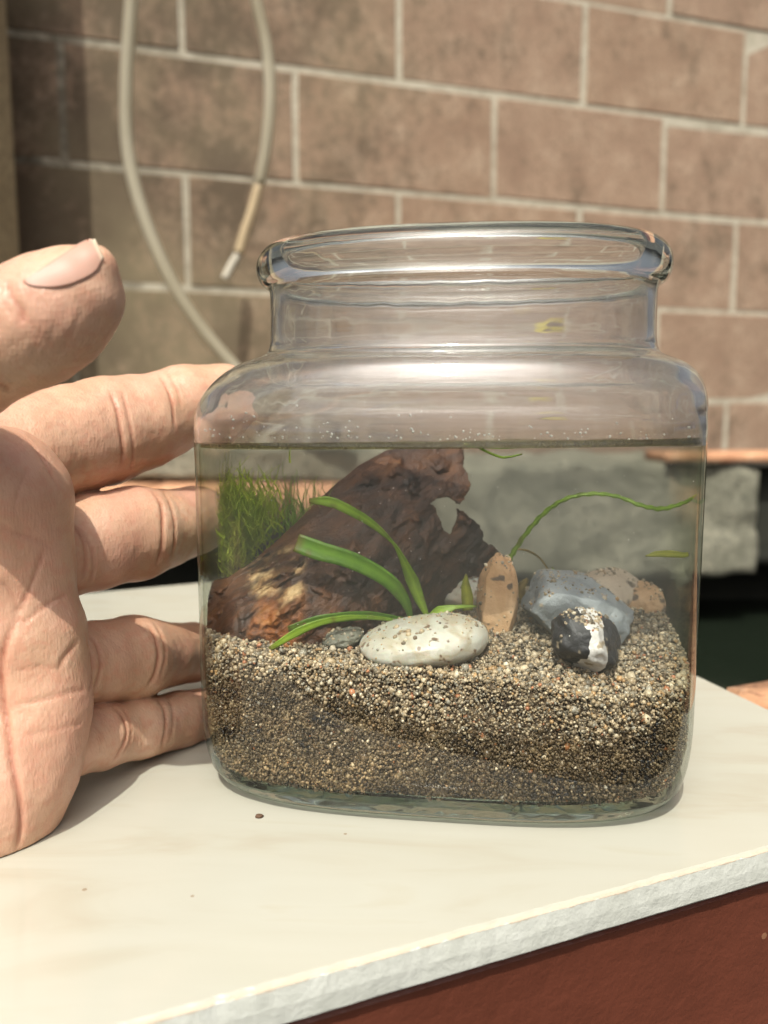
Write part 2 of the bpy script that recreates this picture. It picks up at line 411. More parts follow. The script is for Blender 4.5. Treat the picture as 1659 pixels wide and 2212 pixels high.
reflection_mark('yellow_reflection', [(1235, 660), (1200, 655), (1178, 668), (1180, 690), (1205, 698), (1238, 694)], .0065, mat_simple('reflected_yellow', (.62, .52, .03), .7).m, 'yellow reflection in the neck of the jar, imitated by a coloured mark on the block wall', 'imitated reflection')  # yellow glass reflection, put in as colour on the wall behind
reflection_mark('blue_reflection', [(500, 880), (600, 886), (700, 884), (800, 880), (870, 874)], .010, mat_simple('reflected_blue', (.03, .11, .30), .6).m, 'blue reflection in the shoulder of the jar, imitated by a coloured stripe on the block wall', 'imitated reflection')  # blue glass reflection, likewise coloured on to the wall
def mk_hose():
    m = NT('translucent_hose'); geo = m.n('NewGeometry').outputs['Position']
    at = m.n('Attribute'); at.attribute_name = 'tint'
    c = m.ramp(m.noise(6, 3, .5, geo), [(.35, (.44, .39, .28)), (.65, (.56, .51, .39))])
    sep = m.n('SeparateXYZ'); m.l(geo, sep.inputs[0])
    m.l(c, m.b.inputs['Base Color']); m.b.inputs['Roughness'].default_value = .35
    m.b.inputs['Transmission Weight'].default_value = .45; m.b.inputs['IOR'].default_value = 1.2
    return m.m
M_HOSE = mk_hose()
M_HOSE_OR = mat_simple('stained_hose', (.46, .35, .21), .4).m
M_WHITE = mat_simple('white_plastic', (.55, .50, .40), .5).m
HY = 1.22
hose = tube('hanging_hose', [P(300, -260, HY), P(290, -80, HY), P(280, 60, HY), P(273, 180, HY), P(275, 310, HY), P(296, 420, HY), P(338, 540, HY), P(388, 640, HY), P(452, 730, HY), P(530, 815, HY), P(640, 900, HY), P(760, 960, HY)], .0092, M_HOSE)
tag(hose, 'long clear plastic hose hanging down the wall and passing behind the jar', 'hose')
h2 = empty('looped_hose', P(550, 0, HY + .03)); tag(h2, 'shorter hose beside the long one, orange stained with a cut white tip', 'hose')
org = P(550, 0, HY + .03)
tube('hose_tube', [P(500, -260, HY + .03) - org, P(535, -90, HY + .03) - org, P(558, 20, HY + .03) - org, P(577, 110, HY + .03) - org, P(583, 210, HY + .03) - org, P(576, 310, HY + .03) - org, P(560, 400, HY + .03) - org], .0085, M_HOSE, h2)
tube('stained_end', [P(560, 400, HY + .03) - org, P(545, 455, HY + .03) - org, P(530, 500, HY + .03) - org, P(516, 548, HY + .03) - org], .0078, M_HOSE_OR, h2)
tube('hose_tip', [P(516, 548, HY + .03) - org, P(500, 575, HY + .03) - org, P(486, 602, HY + .03) - org], .0062, M_WHITE, h2)

# ------------------------------------------------------------------ trough, pond, ground
trough = empty('concrete_trough', P(1100, 1200, 1.22)); tag(trough, 'long weathered concrete trough under the block wall', 'trough')
def rough_box(name, x0, x1, y0, y1, z0, z1, mat, parent, amp, step=.012, seed=1, skew=0.0):
    import bmesh
    bm = bmesh.new()
    bmesh.ops.create_cube(bm, size=1)
    nx = max(2, int((x1 - x0) / step)); 
    for v in bm.verts: v.co = Vector((x0 if v.co.x < 0 else x1, y0 if v.co.y < 0 else y1, z0 if v.co.z < 0 else z1))
    for axis, L in ((0, x1 - x0), (1, y1 - y0), (2, z1 - z0)):
        n = max(1, int(L / step)); es = [e for e in bm.edges if abs((e.verts[0].co - e.verts[1].co)[axis]) > 1e-6 and abs((e.verts[0].co - e.verts[1].co).length - L / 1) < 1e-5]
        bmesh.ops.subdivide_edges(bm, edges=es, cuts=n, use_grid_fill=True)
    co = np.array([v.co for v in bm.verts]); nn = np.stack([fbm(co, 22, 4, seed + k) for k in range(3)], 1)
    n2 = fbm(co, 8, 2, seed + 9)
    for v, d, e in zip(bm.verts, nn, n2): v.co += Vector(d * amp) + Vector((0, 0, e * amp * .8 + skew * v.co.x))
    me = bpy.data.meshes.new(name); bm.to_mesh(me); bm.free(); me.materials.append(mat)
    for p in me.polygons: p.use_smooth = True
    o = bpy.data.objects.new(name, me); COL.objects.link(o); o.parent = parent; return o
TY = 1.22
tl = np.array(trough.location)
zt = P(1600, 1000, TY)[2]; zb = P(1600, 1240, TY)[2]
# right-hand concrete body with its brick capping
rough_box('trough_body', .02 - tl[0], P(1640, 1100, TY)[0] - tl[0], 0, .3, zb - tl[2], zt - tl[2] - .004, M_TROUGH, trough, .012)
rough_box('trough_end', P(1640, 1100, TY)[0] + .004 - tl[0], .95 - tl[0], .03, .34, zb + .01 - tl[2], zt - tl[2] - .012, M_GROUND, trough, .012, seed=5)
rough_box('trough_side', -.75 - tl[0], .01 - tl[0], .02, .3, P(300, 1042, TY)[2] - tl[2], P(300, 968, TY)[2] - tl[2], M_TROUGH, trough, .008, seed=8)
rough_box('trough_shade_panel', -.9 - tl[0], 1.1 - tl[0], .20, .29, -.7 - tl[2], zb - tl[2] - .004, M_GROUND, trough, .006, step=.05, seed=14)  # near-black panel added to stand in for the shade under the trough
xx = P(1440, 980, TY)[0]
while xx < .95:
    L = random.uniform(.19, .22)
    rough_box('brick', xx - tl[0], xx + L - .01 - tl[0], -.012, .10, zt - tl[2], zt + .014 - tl[2] + random.uniform(-.002, .002), M_BRICK, trough, .003, step=.03, seed=int(xx * 900))
    xx += L
xx = -.72
zz = P(300, 1052, 1.17)[2]
while xx < -.05:
    L = random.uniform(.19, .21)
    rough_box('brick', xx - tl[0], xx + L - .01 - tl[0], -.06, .05, zz - .05 - tl[2], zz - tl[2] + random.uniform(-.002, .002), M_BRICK, trough, .003, step=.03, seed=int(abs(xx) * 900) + 3)
    xx += L
BK = empty('black_bucket', P(-75, 1000, .62)); tag(BK, 'black plastic bucket with a rolled rim, mostly hidden behind the thumb', 'bucket')
def lathe(name, prof, mat, parent, seg=48):
    V = []; f = []
    for (r, z) in prof:
        for k in range(seg): a = 2 * math.pi * k / seg; V.append((r * math.cos(a), r * math.sin(a), z))
    for i in range(len(prof) - 1):
        for k in range(seg): a = i * seg + k; b = i * seg + (k + 1) % seg; f.append((a, b, b + seg, a + seg))
    f.append(tuple(range(seg))[::-1]); f.append(tuple(range((len(prof) - 1) * seg, len(prof) * seg)))
    return fix_normals(mesh_obj(name, V, f, mat, parent, True))
M_BLACK = mat_simple('black_plastic', (.012, .012, .014), .3).m
hz = P(-75, 590, .62)[2] - P(-75, 1000, .62)[2]
lathe('pail', [(.034, -.10), (.036, -.095), (.040, hz - .01), (.0385, hz - .008), (.034, -.085), (.001, -.086)], M_BLACK, BK)
lathe('rolled_rim', [(.0405, hz - .012), (.0425, hz - .010), (.0430, hz - .005), (.042, hz), (.0395, hz + .001), (.038, hz - .002), (.038, hz - .008)], M_BLACK, BK)
def sheet(name, pts, mat, kind='structure'):
    o = mesh_obj(name, pts, [tuple(range(len(pts)))], mat, None, False); o['kind'] = kind; return o
sheet('pond_water', [(-1.6, .42, -.26), (1.8, .42, -.26), (1.8, 1.9, -.26), (-1.6, 1.9, -.26)], M_POND)
sheet('ground', [(-40, -40, -.62), (40, -40, -.62), (40, 60, -.62), (-40, 60, -.62)], M_GROUND)

# ------------------------------------------------------------------ tile and ledge
TT = .0068
A = PZ(1659, 1832, 0)[:2]; B = PZ(400, 2180, 0)[:2]       # front edge
C = PZ(1500, 1455, 0)[:2]; D = PZ(1659, 1530, 0)[:2]      # right edge
E = PZ(165, 1283, 0)[:2]; G = PZ(435, 1258, 0)[:2]        # back edge
def isect(p, q, r, s):
    d1, d2 = q - p, s - r; M = np.array([d1, -d2]).T; t = np.linalg.solve(M, r - p); return p + d1 * t[0]
FR = isect(A, B, C, D); BR = isect(E, G, C, D)
fdir = (A - B) / np.linalg.norm(A - B); bdir = (G - E) / np.linalg.norm(G - E)
FL = FR - fdir * .30; BL = BR - bdir * .34
def tile_obj():
    poly = [FL, FR, BR, BL]; cen = sum(poly) / 4
    V, Fc, mi = [], [], []
    bev = .0006
    rings = []
    N = 520
    def ring(inset, z, jag=0):
        r = []
        for i in range(4):
            p, q = poly[i], poly[(i + 1) % 4]
            for t in np.linspace(0, 1, N, endpoint=False):
                x = p + (q - p) * t; d = (cen - x); d = d / np.linalg.norm(d)
                j = jag * (fbm(np.array([[x[0], x[1], z]]), 420, 3, 3)[0] + .4)
                j = max(j, 0)
                xx = x + d * (inset + j); r.append((xx[0], xx[1], z))
        return r
    specs = [(.0007, 0, .0003), (.0003, -.0003, .0004), (.0, -.0007, .00025), (0, -.0035, .0001), (.0002, -TT + .0005, .0002), (.0008, -TT, 0)]
    for s in specs: rings.append(len(V)); V += ring(*s)
    n = 4 * N
    for k in range(len(specs) - 1):
        for i in range(n):
            a, b = rings[k] + i, rings[k] + (i + 1) % n
            Fc.append((a, rings[k + 1] + i, rings[k + 1] + (i + 1) % n, b)); mi.append(0 if k < 1 else 1)
    Fc.append(tuple(rings[0] + i for i in range(n))); mi.append(0)
    Fc.append(tuple(rings[-1] + i for i in range(n))[::-1]); mi.append(1)
    o = mesh_obj('ceramic_tile', V, Fc, M_TILE, None, False); o.data.materials.append(M_TEDGE)
    o.data.polygons.foreach_set('material_index', mi); fix_normals(o); return o
tile = tag(tile_obj(), 'cream glazed ceramic tile the jar stands on, rough unglazed edge', 'tile')

ledge = empty('brick_ledge', (float(FR[0]), float(FR[1]), -.25)); tag(ledge, 'low brick ledge painted brown in front, carrying the cream tile', 'ledge')
lo = np.array(ledge.location)
# ledge frame: u along the front, w away from the camera
u = np.array([fdir[0], fdir[1], 0]); w = np.array([-fdir[1], fdir[0], 0])
FRz = np.array([FR[0], FR[1], 0])
K1 = PZ(1500, 1441, -TT); back_d = float((K1 - FRz) @ w)   # depth of ledge
def lbox(name, u0, u1, w0, w1, z0, z1, mat, bev=.002, jit=0.0):
    return box_obj(name, FRz + u * u0 + w * w0 + np.array([0, 0, z0]) - lo, u * (u1 - u0), w * (w1 - w0), np.array([0, 0, z1 - z0]), mat, ledge, bev, jit)
lbox('painted_front', -.60, .55, .0025, .03, -.36, -TT - .0004, M_BROWN)
lbox('masonry_core', -.60, .55, .0305, back_d - .006, -.36, -TT - .012, M_BRICKMORTAR)
wpos = .032; row = 0
while wpos < back_d - .01:
    dw = min(.058, back_d - wpos)
    uu = -.58 + (row % 2) * .06
    while uu < .52:
        rough = rough_box('brick', 0, .112, 0, dw - .007, -.02, -TT - .0006 - random.uniform(0, .0016), M_BRICK, ledge, .0013, step=.012, seed=int((uu + 2) * 777))
        rough.location = Vector(FRz + u * uu + w * wpos - lo); rough.rotation_euler = (0, 0, math.atan2(fdir[1], fdir[0]))
        uu += .121
    wpos += .058; row += 1

# ------------------------------------------------------------------ jar
JC = np.array([.0126, .1706]); YAW = R(-7.5); cj, sj = math.cos(YAW), math.sin(YAW)
def jw(x, y): return JC[0] + x * cj - y * sj, JC[1] + x * sj + y * cj
def jl(X, Y): dx, dy = X - JC[0], Y - JC[1]; return dx * cj + dy * sj, -dx * sj + dy * cj
OUT = [(0.0000, .0434, .0252, 3.2), (.0004, .0448, .0266, 3.2), (.0015, .0463, .0281, 3.3), (.004, .0478, .0295, 3.4), (.008, .0486, .0303, 3.5), (.013, .0491, .0308, 3.5),
       (.020, .0492, .0310, 3.5), (.033, .0492, .0310, 3.5), (.045, .0492, .0310, 3.5), (.058, .0492, .0310, 3.5), (.0688, .0492, .0310, 3.5)]
SH = [(.0688, .0492, .0310, 3.5), (.0715, .0492, .0310, 3.5), (.0740, .0490, .0308, 3.5), (.0765, .0487, .0305, 3.45), (.0790, .0480, .0299, 3.3), (.0811, .0469, .0291, 3.15), (.0827, .0455, .0281, 3.0),
      (.0839, .0438, .0269, 2.85), (.0847, .0421, .0257, 2.7), (.0853, .0407, .0247, 2.6), (.0860, .0397, .0239, 2.5), (.0872, .0392, .0235, 2.45)]
NK = [(.0872, .0392, .0235, 2.45), (.0890, .0390, .0234, 2.4), (.0930, .0389, .0233, 2.4), (.0965, .0389, .0233, 2.4), (.0980, .0390, .0234, 2.4), (.0988, .0394, .0238, 2.4)]
RM = [(.0988, .0394, .0238, 2.4), (.0992, .0403, .0247, 2.4), (.1001, .0411, .0255, 2.4), (.1014, .0415, .0259, 2.4), (.1028, .0415, .0259, 2.4), (.1042, .0410, .0254, 2.4), (.1054, .0399, .0243, 2.4), (.1061, .0386, .0230, 2.4),
      (.1062, .0374, .0219, 2.4), (.1056, .0369, .0214, 2.4), (.1045, .0366, .0211, 2.4), (.1020, .0367, .0212, 2.4), (.0988, .0370, .0215, 2.4)]
NKI = [(.0988, .0370, .0215, 2.4), (.0960, .0372, .0217, 2.4), (.0920, .0373, .0218, 2.4), (.0885, .0375, .0220, 2.4), (.0868, .0379, .0223, 2.45)]
SHI = [(.0868, .0379, .0223, 2.45), (.0854, .0384, .0227, 2.5), (.0842, .0396, .0235, 2.6), (.0833, .0414, .0247, 2.75), (.0822, .0434, .0261, 2.9), (.0807, .0450, .0273, 3.05), (.0786, .0464, .0284, 3.25), (.0762, .0473, .0291, 3.4), (.0738, .0479, .0297, 3.5), (.0715, .0482, .0300, 3.5), (.0688, .0484, .0302, 3.5)]
INN = [(.0688, .0484, .0302, 3.5), (.058, .0484, .0302, 3.5), (.045, .0484, .0302, 3.5), (.033, .0484, .0302, 3.5), (.020, .0484, .0302, 3.5), (.0120, .0482, .0300, 3.5), (.0080, .0476, .0294, 3.4), (.0055, .0467, .0285, 3.3), (.0042, .0454, .0272, 3.2), (.0034, .0432, .0252, 3.2)]
def necked(prof):                     # the mouth is a little narrower and deeper than first measured
    out = []
    for (z, a, b, n) in prof:
        w = min(max((z - .075) / .012, 0), 1); w = w * w * (3 - 2 * w)
        out.append((z + max(z - .0988, 0) * .08, a * (1 - .026 * w), b + .0018 * w, n))
    return out
SH, NK, RM, NKI, SHI = [necked(p) for p in (SH, NK, RM, NKI, SHI)]
def shift_x(z):                       # the mouth sits slightly off the middle of the body
    w = np.clip((z - .073) / .014, 0, 1); return .0026 * w * w * (3 - 2 * w)
NS = 256
TH = np.linspace(0, 2 * math.pi, NS, endpoint=False)
def se_ring(a, b, n):
    c, s = np.cos(TH), np.sin(TH)
    # reparametrised so that points are spread evenly round the outline
    t = np.linspace(0, 2 * math.pi, 2049); x = a * np.sign(np.cos(t)) * np.abs(np.cos(t)) ** (2 / n); y = b * np.sign(np.sin(t)) * np.abs(np.sin(t)) ** (2 / n)
    L = np.concatenate([[0], np.cumsum(np.hypot(np.diff(x), np.diff(y)))]); q = np.linspace(0, L[-1], NS, endpoint=False)
    return np.interp(q, L, x), np.interp(q, L, y)
def dense(prof, k=3):
    p = np.array(prof)
    return p if len(p) < 4 else catmull4(p, k)
def catmull4(p, sub):
    q = np.vstack([2 * p[0] - p[1], p, 2 * p[-1] - p[-2]]); out = []
    for i in range(1, len(q) - 2):
        for t in np.linspace(0, 1, sub, endpoint=False):
            out.append(.5 * (2 * q[i] + (q[i + 1] - q[i - 1]) * t + (2 * q[i - 1] - 5 * q[i] + 4 * q[i + 1] - q[i + 2]) * t * t + (3 * q[i] - q[i - 1] - 3 * q[i + 1] + q[i + 2]) * t ** 3))
    out.append(p[-1]); return np.array(out)
def loft(name, prof, mat, parent, capbot=False, sub=3, flip=False, z0=0.0):
    prof = dense(prof, sub); V = []
    for (z, a, b, n) in prof:
        x, y = se_ring(a, b, n); V.append(np.stack([x + shift_x(z), y, np.full(NS, z)], 1))
    V = np.concatenate(V); nr = len(prof); i = np.arange(NS); j = (i + 1) % NS
    F_ = np.concatenate([np.stack([k * NS + i, k * NS + j, (k + 1) * NS + j, (k + 1) * NS + i], 1) for k in range(nr - 1)])
    if flip: F_ = F_[:, ::-1]
    return V, F_
jar = empty('glass_jar', (JC[0], JC[1], 0.0002)); jar.rotation_euler = (0, 0, YAW)
tag(jar, 'clear oblong glass jar with wide rimmed mouth, holding water, sand, wood and plants', 'jar')
def jar_part(name, profs, mats, cap=None):
    Vs, Fs, mi, o = [], [], [], 0
    for k, pr in enumerate(profs):
        V, F_ = loft(name, pr, None, None); Vs.append(V); Fs.append(F_ + o); mi += [k] * len(F_); o += len(V)
    V = np.concatenate(Vs); F_ = [tuple(f) for f in np.concatenate(Fs)]
    if cap:
        for (start, rev, m) in cap(V, [len(v) for v in Vs]):
            f = list(range(start, start + NS)); F_.append(tuple(f[::-1] if rev else f)); mi.append(m)
    ob = mesh_obj(name, V, F_, mats[0], jar, True)
    for m in mats[1:]: ob.data.materials.append(m)
    ob.data.polygons.foreach_set('material_index', [min(x, len(mats) - 1) for x in mi])
    return ob
jar_part('rim', [RM], [M_GLASS]); jar_part('neck', [NK, NKI], [M_GLASS_WALL]); jar_part('shoulder', [SH, SHI], [M_GLASS_WALL])
BODY_Z = .0105
bodyo = [p for p in OUT if p[0] >= .004]; bodyi = [p for p in INN if p[0] >= .0055]
jar_part('body', [bodyo, bodyi], [M_GLASS_THIN, M_GLASS_IN])
baseo = [p for p in OUT if p[0] <= .004]; basei = [p for p in INN if p[0] <= .0055]
jar_part('base', [baseo, basei], [M_GLASS_BASE], cap=lambda V, ns: [(0, True, 0), (ns[0] + ns[1] - NS, False, 0)])

def inside_ab(z):
    p = np.array(INN)[::-1]
    return np.interp(z, p[:, 0], p[:, 1]), np.interp(z, p[:, 0], p[:, 2]), np.interp(z, p[:, 0], p[:, 3])
def se_f(x, y, a, b, n): return (np.abs(x / a) ** n + np.abs(y / b) ** n) ** (1 / n)

# olive band added for the dark look of the water surface seen edge-on
m_ = NT('waterline_band'); m_.t.nodes.remove(m_.b); tr_ = m_.n('BsdfTransparent'); tr_.inputs[0].default_value = (.50, .47, .30, 1); df_ = m_.n('BsdfDiffuse'); df_.inputs[0].default_value = (.16, .14, .07, 1)
mx_ = m_.n('MixShader'); m_.l(m_.ramp(m_.noise(220, 4, .7), [(.35, .15), (.65, .8)]), mx_.inputs[0]); m_.l(tr_.outputs[0], mx_.inputs[1]); m_.l(df_.outputs[0], mx_.inputs[2]); m_.l(mx_.outputs[0], m_.out.inputs[0])
Vq, Fq_ = loft('waterline', [(.0685, .0482, .0300, 3.5), (.0688, .0480, .0298, 3.5), (.0694, .0479, .0297, 3.5), (.0697, .0479, .0297, 3.5)], None, None, sub=1)
Vq[:, 2] += Vq[:, 0] * .014
ob_ = mesh_obj('waterline', Vq, Fq_, m_.m, jar, True)
# water
WZ = .0686
wp = [(.0036, .0430, .0248, 3.2)] + [(z, a - .0003, b - .0003, n) for (z, a, b, n) in INN[::-1] if .0040 < z < .068]
wp += [(WZ, .0481, .0299, 3.5), (WZ + .0007, .0482, .0300, 3.5), (WZ + .0003, .0478, .0296, 3.5), (WZ + .0001, .0470, .0288, 3.4), (WZ, .044, .026, 3.2)]
V, F_ = loft('water', wp, None, None, sub=1)
# the surface lies level while the jar leans a little
z = V[:, 2]; V[:, 2] = np.where(z > .06, z + (V[:, 0]) * .014, z)
Fl = [tuple(f) for f in F_] + [tuple(range(NS))[::-1], tuple(range(len(V) - NS, len(V)))]
water = mesh_obj('aquarium_water', V, Fl, M_WATER, None, True); water.location = jar.location; water.rotation_euler = jar.rotation_euler
water['kind'] = 'structure'

def keep_in(Pw, margin=.0006):        # keep world points inside the jar's inner wall
    Pw = np.array(Pw, float); x, y = jl(Pw[:, 0], Pw[:, 1]); a, b, n = inside_ab(np.clip(Pw[:, 2], .004, .0688))
    f = se_f(x, y, a - margin, b - margin, n); k = np.where(f > 1, 1 / f, 1.0); X, Y = jw(x * k, y * k); Pw[:, 0] = X; Pw[:, 1] = Y; return Pw
# ------------------------------------------------------------------ sand
def sand_z(x, y):                     # jar local
    n = fbm(np.stack([np.asarray(x, float).ravel(), np.asarray(y, float).ravel(), np.zeros(np.size(x))], 1), 70, 3, 5).reshape(np.shape(x))
    base = .0293 - .0048 * np.clip((x + .002) / .045, 0, 1) * np.clip((.012 - y) / .03, 0, 1) + .0022 * np.clip((y + .026) / .04, 0, 1) + .0022 * np.exp(-((x - .012) ** 2 + (y - .004) ** 2) / .0003)
    base = base + .0016 * np.clip((-x - .01) / .03, 0, 1)
    return base + n * .0010
def mk_grain():
    m = NT('sand_grains'); at = m.n('Attribute'); at.attribute_name = 'tint'
    m.l(at.outputs['Color'], m.b.inputs['Base Color']); m.b.inputs['Roughness'].default_value = .38
    m.l(m.bump(m.noise(1500, 2), .3, .0003), m.b.inputs['Normal']); return m.m
def mk_soil():
    m = NT('muddy_soil'); geo = m.coord()
    c = m.ramp(m.noise(330, 6, .72, geo), [(.28, (.035, .022, .012)), (.45, (.11, .075, .042)), (.58, (.21, .155, .095)), (.72, (.34, .27, .18))])
    c2 = m.ramp(m.noise(90, 4, .6, geo, .8), [(.36, (.25, .2, .15)), (.55, (1, 1, 1)), (.8, (1.15, 1.05, .9))])
    m.l(m.mix(1.0, c, c2, 'MULTIPLY'), m.b.inputs['Base Color']); m.b.inputs['Roughness'].default_value = .6
    m.l(m.bump(m.noise(700, 5, .7, geo), .9, .0012), m.b.inputs['Normal']); return m.m
M_GRAIN, M_SOIL = mk_grain(), mk_soil()
# icosahedron
ph = (1 + 5 ** .5) / 2
ICO_V = np.array([(-1, ph, 0), (1, ph, 0), (-1, -ph, 0), (1, -ph, 0), (0, -1, ph), (0, 1, ph), (0, -1, -ph), (0, 1, -ph), (ph, 0, -1), (ph, 0, 1), (-ph, 0, -1), (-ph, 0, 1)]) / math.sqrt(1 + ph * ph)
ICO_F = np.array([(0, 11, 5), (0, 5, 1), (0, 1, 7), (0, 7, 10), (0, 10, 11), (1, 5, 9), (5, 11, 4), (11, 10, 2), (10, 7, 6), (7, 1, 8), (3, 9, 4), (3, 4, 2), (3, 2, 6), (3, 6, 8), (3, 8, 9), (4, 9, 5), (2, 4, 11), (6, 2, 10), (8, 6, 7), (9, 8, 1)])
def grains(name, pos, rad, cols, mat, smooth=False, parent=None):
    n = len(pos)
    q = rng.normal(size=(n, 4)); q /= np.linalg.norm(q, axis=1)[:, None]; a, b, c, d = q.T
    Rm = np.stack([np.stack([1 - 2 * (c * c + d * d), 2 * (b * c - a * d), 2 * (b * d + a * c)], 1), np.stack([2 * (b * c + a * d), 1 - 2 * (b * b + d * d), 2 * (c * d - a * b)], 1), np.stack([2 * (b * d - a * c), 2 * (c * d + a * b), 1 - 2 * (b * b + c * c)], 1)], 1)
    sc = rng.uniform(.72, 1.2, (n, 1, 3)); v = ICO_V[None] * sc * (1 + rng.uniform(-.16, .16, (n, 12, 1)))
    v = np.einsum('nij,nkj->nki', Rm, v) * rad[:, None, None] + pos[:, None, :]
    f = (ICO_F[None] + (np.arange(n) * 12)[:, None, None]).reshape(-1, 3)
    return mesh_obj(name, v.reshape(-1, 3), f, mat, parent, smooth, cols=np.repeat(cols, 12, axis=0))
PAL = np.array([(.40, .31, .20), (.50, .41, .29), (.28, .225, .16), (.15, .135, .11), (.25, .25, .23), (.62, .54, .41), (.74, .68, .56), (.20, .14, .085), (.06, .052, .042), (.44, .14, .05), (.46, .27, .11), (.32, .32, .30)])
PW = np.array([.18, .13, .15, .13, .06, .09, .05, .10, .08, .02, .05, .04]); PW = PW / PW.sum()
MUD = .62 * np.array([(.19, .14, .08), (.25, .19, .115), (.13, .09, .05), (.33, .26, .165), (.075, .052, .03), (.21, .165, .10), (.42, .35, .24), (.36, .14, .05)])
MW = np.array([.26, .18, .22, .07, .15, .10, .02, .01])
def pick(n, depth):                  # depth 0 = clean sand, 1 = muddy layer
    c1 = PAL[rng.choice(len(PAL), n, p=PW)]; c2 = MUD[rng.choice(len(MUD), n, p=MW / MW.sum())]
    m = (rng.uniform(size=n) < depth)[:, None]; c = np.where(m, c2, c1)
    mu = np.where(m, np.array([.115, .078, .040]), np.array([.38, .33, .25])); c = c * .72 + mu * .28
    return np.clip(c * rng.uniform(.78, 1.2, (n, 1)) * np.array([1.0, .955, .86]), 0, .9)
# side skin of grains, against the glass
N1 = 64000
t = rng.uniform(0, 1, N1); zz = rng.uniform(.0043, .035, N1)
xo, yo = se_ring(1, 1, 3.5)
front = []
a_, b_, n_ = inside_ab(zz)
ang = t * 2 * math.pi
# even spread round the outline through an arc-length table of the body section
xa, ya = se_ring(.0484, .0302, 3.5); k = (t * NS).astype(int) % NS; fr = t * NS - np.floor(t * NS); k2 = (k + 1) % NS
xs = (xa[k] * (1 - fr) + xa[k2] * fr) / .0484; ys = (ya[k] * (1 - fr) + ya[k2] * fr) / .0302
lay = rng.uniform(0, 1, N1)
mudline = .0215 - .0035 * np.sin(xs * 3.1 + .6) + .0022 * fbm(np.stack([xs, ys, zz * 0], 1), 3.1, 3, 11)
dep = np.clip((mudline - zz) / .005 + .5, 0, 1) * .93
rad = np.exp(rng.normal(math.log(.00030), .42, N1)) * np.where(dep > .6, .80, 1.0) * (1 - .32 * np.exp(-((xs - .28) ** 2) / .06) * (dep < .6))
big = rng.uniform(size=N1) < .02; rad = np.where(big, rad * 1.8, rad); rad = np.clip(rad, .00018, .0014)
ins = rad * 1.05 + lay * .0011
X = xs * (a_ - ins); Y = ys * (b_ - ins)
keep = zz < sand_z(X, Y) + .0002
side = np.stack([X, Y, zz], 1)[keep]; side_r = rad[keep]; side_c = pick(keep.sum(), dep[keep])
# top layer
N2 = 27000
X = rng.uniform(-.0484, .0484, N2); Y = rng.uniform(-.0302, .0302, N2)
r2 = np.clip(np.exp(rng.normal(math.log(.00028), .42, N2)), .00018, .0013)
ok = se_f(X, Y, .0484 - r2, .0302 - r2, 3.5) < .995; X, Y, r2 = X[ok], Y[ok], r2[ok]
Z = sand_z(X, Y) + rng.uniform(-.0006, .0003, len(X))
top = np.stack([X, Y, Z], 1); top_c = pick(len(X), np.zeros(len(X)))
# soil crumbs and fine mud packed against the lower glass
N3 = 26000
t3 = rng.uniform(0, 1, N3); z3 = rng.uniform(.0043, .0225, N3); k = (t3 * NS).astype(int) % NS; kf = (t3 * NS) % 1; kk2 = (k + 1) % NS; xs3, ys3 = (xa[k] * (1 - kf) + xa[kk2] * kf) / .0484, (ya[k] * (1 - kf) + ya[kk2] * kf) / .0302
cl = fbm(np.stack([xs3 * .047, ys3 * .029, z3], 1), 210, 3, 71)
r3 = np.exp(rng.normal(math.log(.00025), .35, N3)); r3 = np.where(rng.uniform(size=N3) < .02, r3 * 3.2, r3); r3 = np.clip(r3, .00012, .0013)
a3, b3, _ = inside_ab(z3); in3 = r3 + rng.uniform(0, .0009, N3) - np.clip(cl, -.2, .4) * .0006
p3 = np.stack([xs3 * (a3 - in3), ys3 * (b3 - in3), z3], 1)
mud3 = .0215 - .0035 * np.sin(xs3 * 3.1 + .6) + .0022 * fbm(np.stack([xs3, ys3, z3 * 0], 1), 3.1, 3, 11)
k3 = z3 < mud3 - .001; p3, r3, cl3 = p3[k3], r3[k3], cl[k3]
c3 = pick(k3.sum(), np.ones(k3.sum())) * (1 + 2.6 * np.clip(cl3, -.33, .5))[:, None]
side = np.vstack([side, p3]); side_r = np.concatenate([side_r, r3]); side_c = np.vstack([side_c, np.clip(c3, .01, .8)])
pos = np.vstack([side, top]); rr = np.concatenate([side_r, r2]); cc = np.vstack([side_c, top_c])
sand = empty('sand_bed', jar.location); sand.rotation_euler = jar.rotation_euler
tag(sand, 'bed of multicoloured coarse sand over brown soil inside the jar', 'sand'); sand['kind'] = 'stuff'
sg = grains('sand_grains', pos, rr, cc, M_GRAIN, False, sand); sg['kind'] = 'stuff'
# the packed bulk behind the grains
prof = [(.0039, .0425, .0245, 3.2), (.0044, .0446, .0264, 3.2), (.0058, .0458, .0276, 3.3), (.0080, .0466, .0284, 3.4), (.012, .0472, .0290, 3.5), (.018, .0474, .0292, 3.5), (.0215, .0474, .0292, 3.5)]
V, F_ = loft('soil', prof, None, None, sub=2)
top_rings = []
for fr_ in (1.0, .93, .8, .62, .42, .2):
    x, y = se_ring(.0474 * fr_, .0292 * fr_, 3.5); top_rings.append(np.stack([x, y, sand_z(x, y) - .0006], 1))
nr0 = len(V) // NS; V = np.vstack([V] + top_rings); i = np.arange(NS); j = (i + 1) % NS
F2 = np.concatenate([np.stack([kk * NS + i, kk * NS + j, (kk + 1) * NS + j, (kk + 1) * NS + i], 1) for kk in range(nr0 - 1, nr0 + 5)])
Fl = [tuple(f) for f in np.vstack([F_, F2])] + [tuple(range(NS))[::-1], tuple(range(len(V) - NS, len(V)))]
sb = mesh_obj('packed_soil', V, Fl, M_SOIL, sand, True); sb['kind'] = 'stuff'

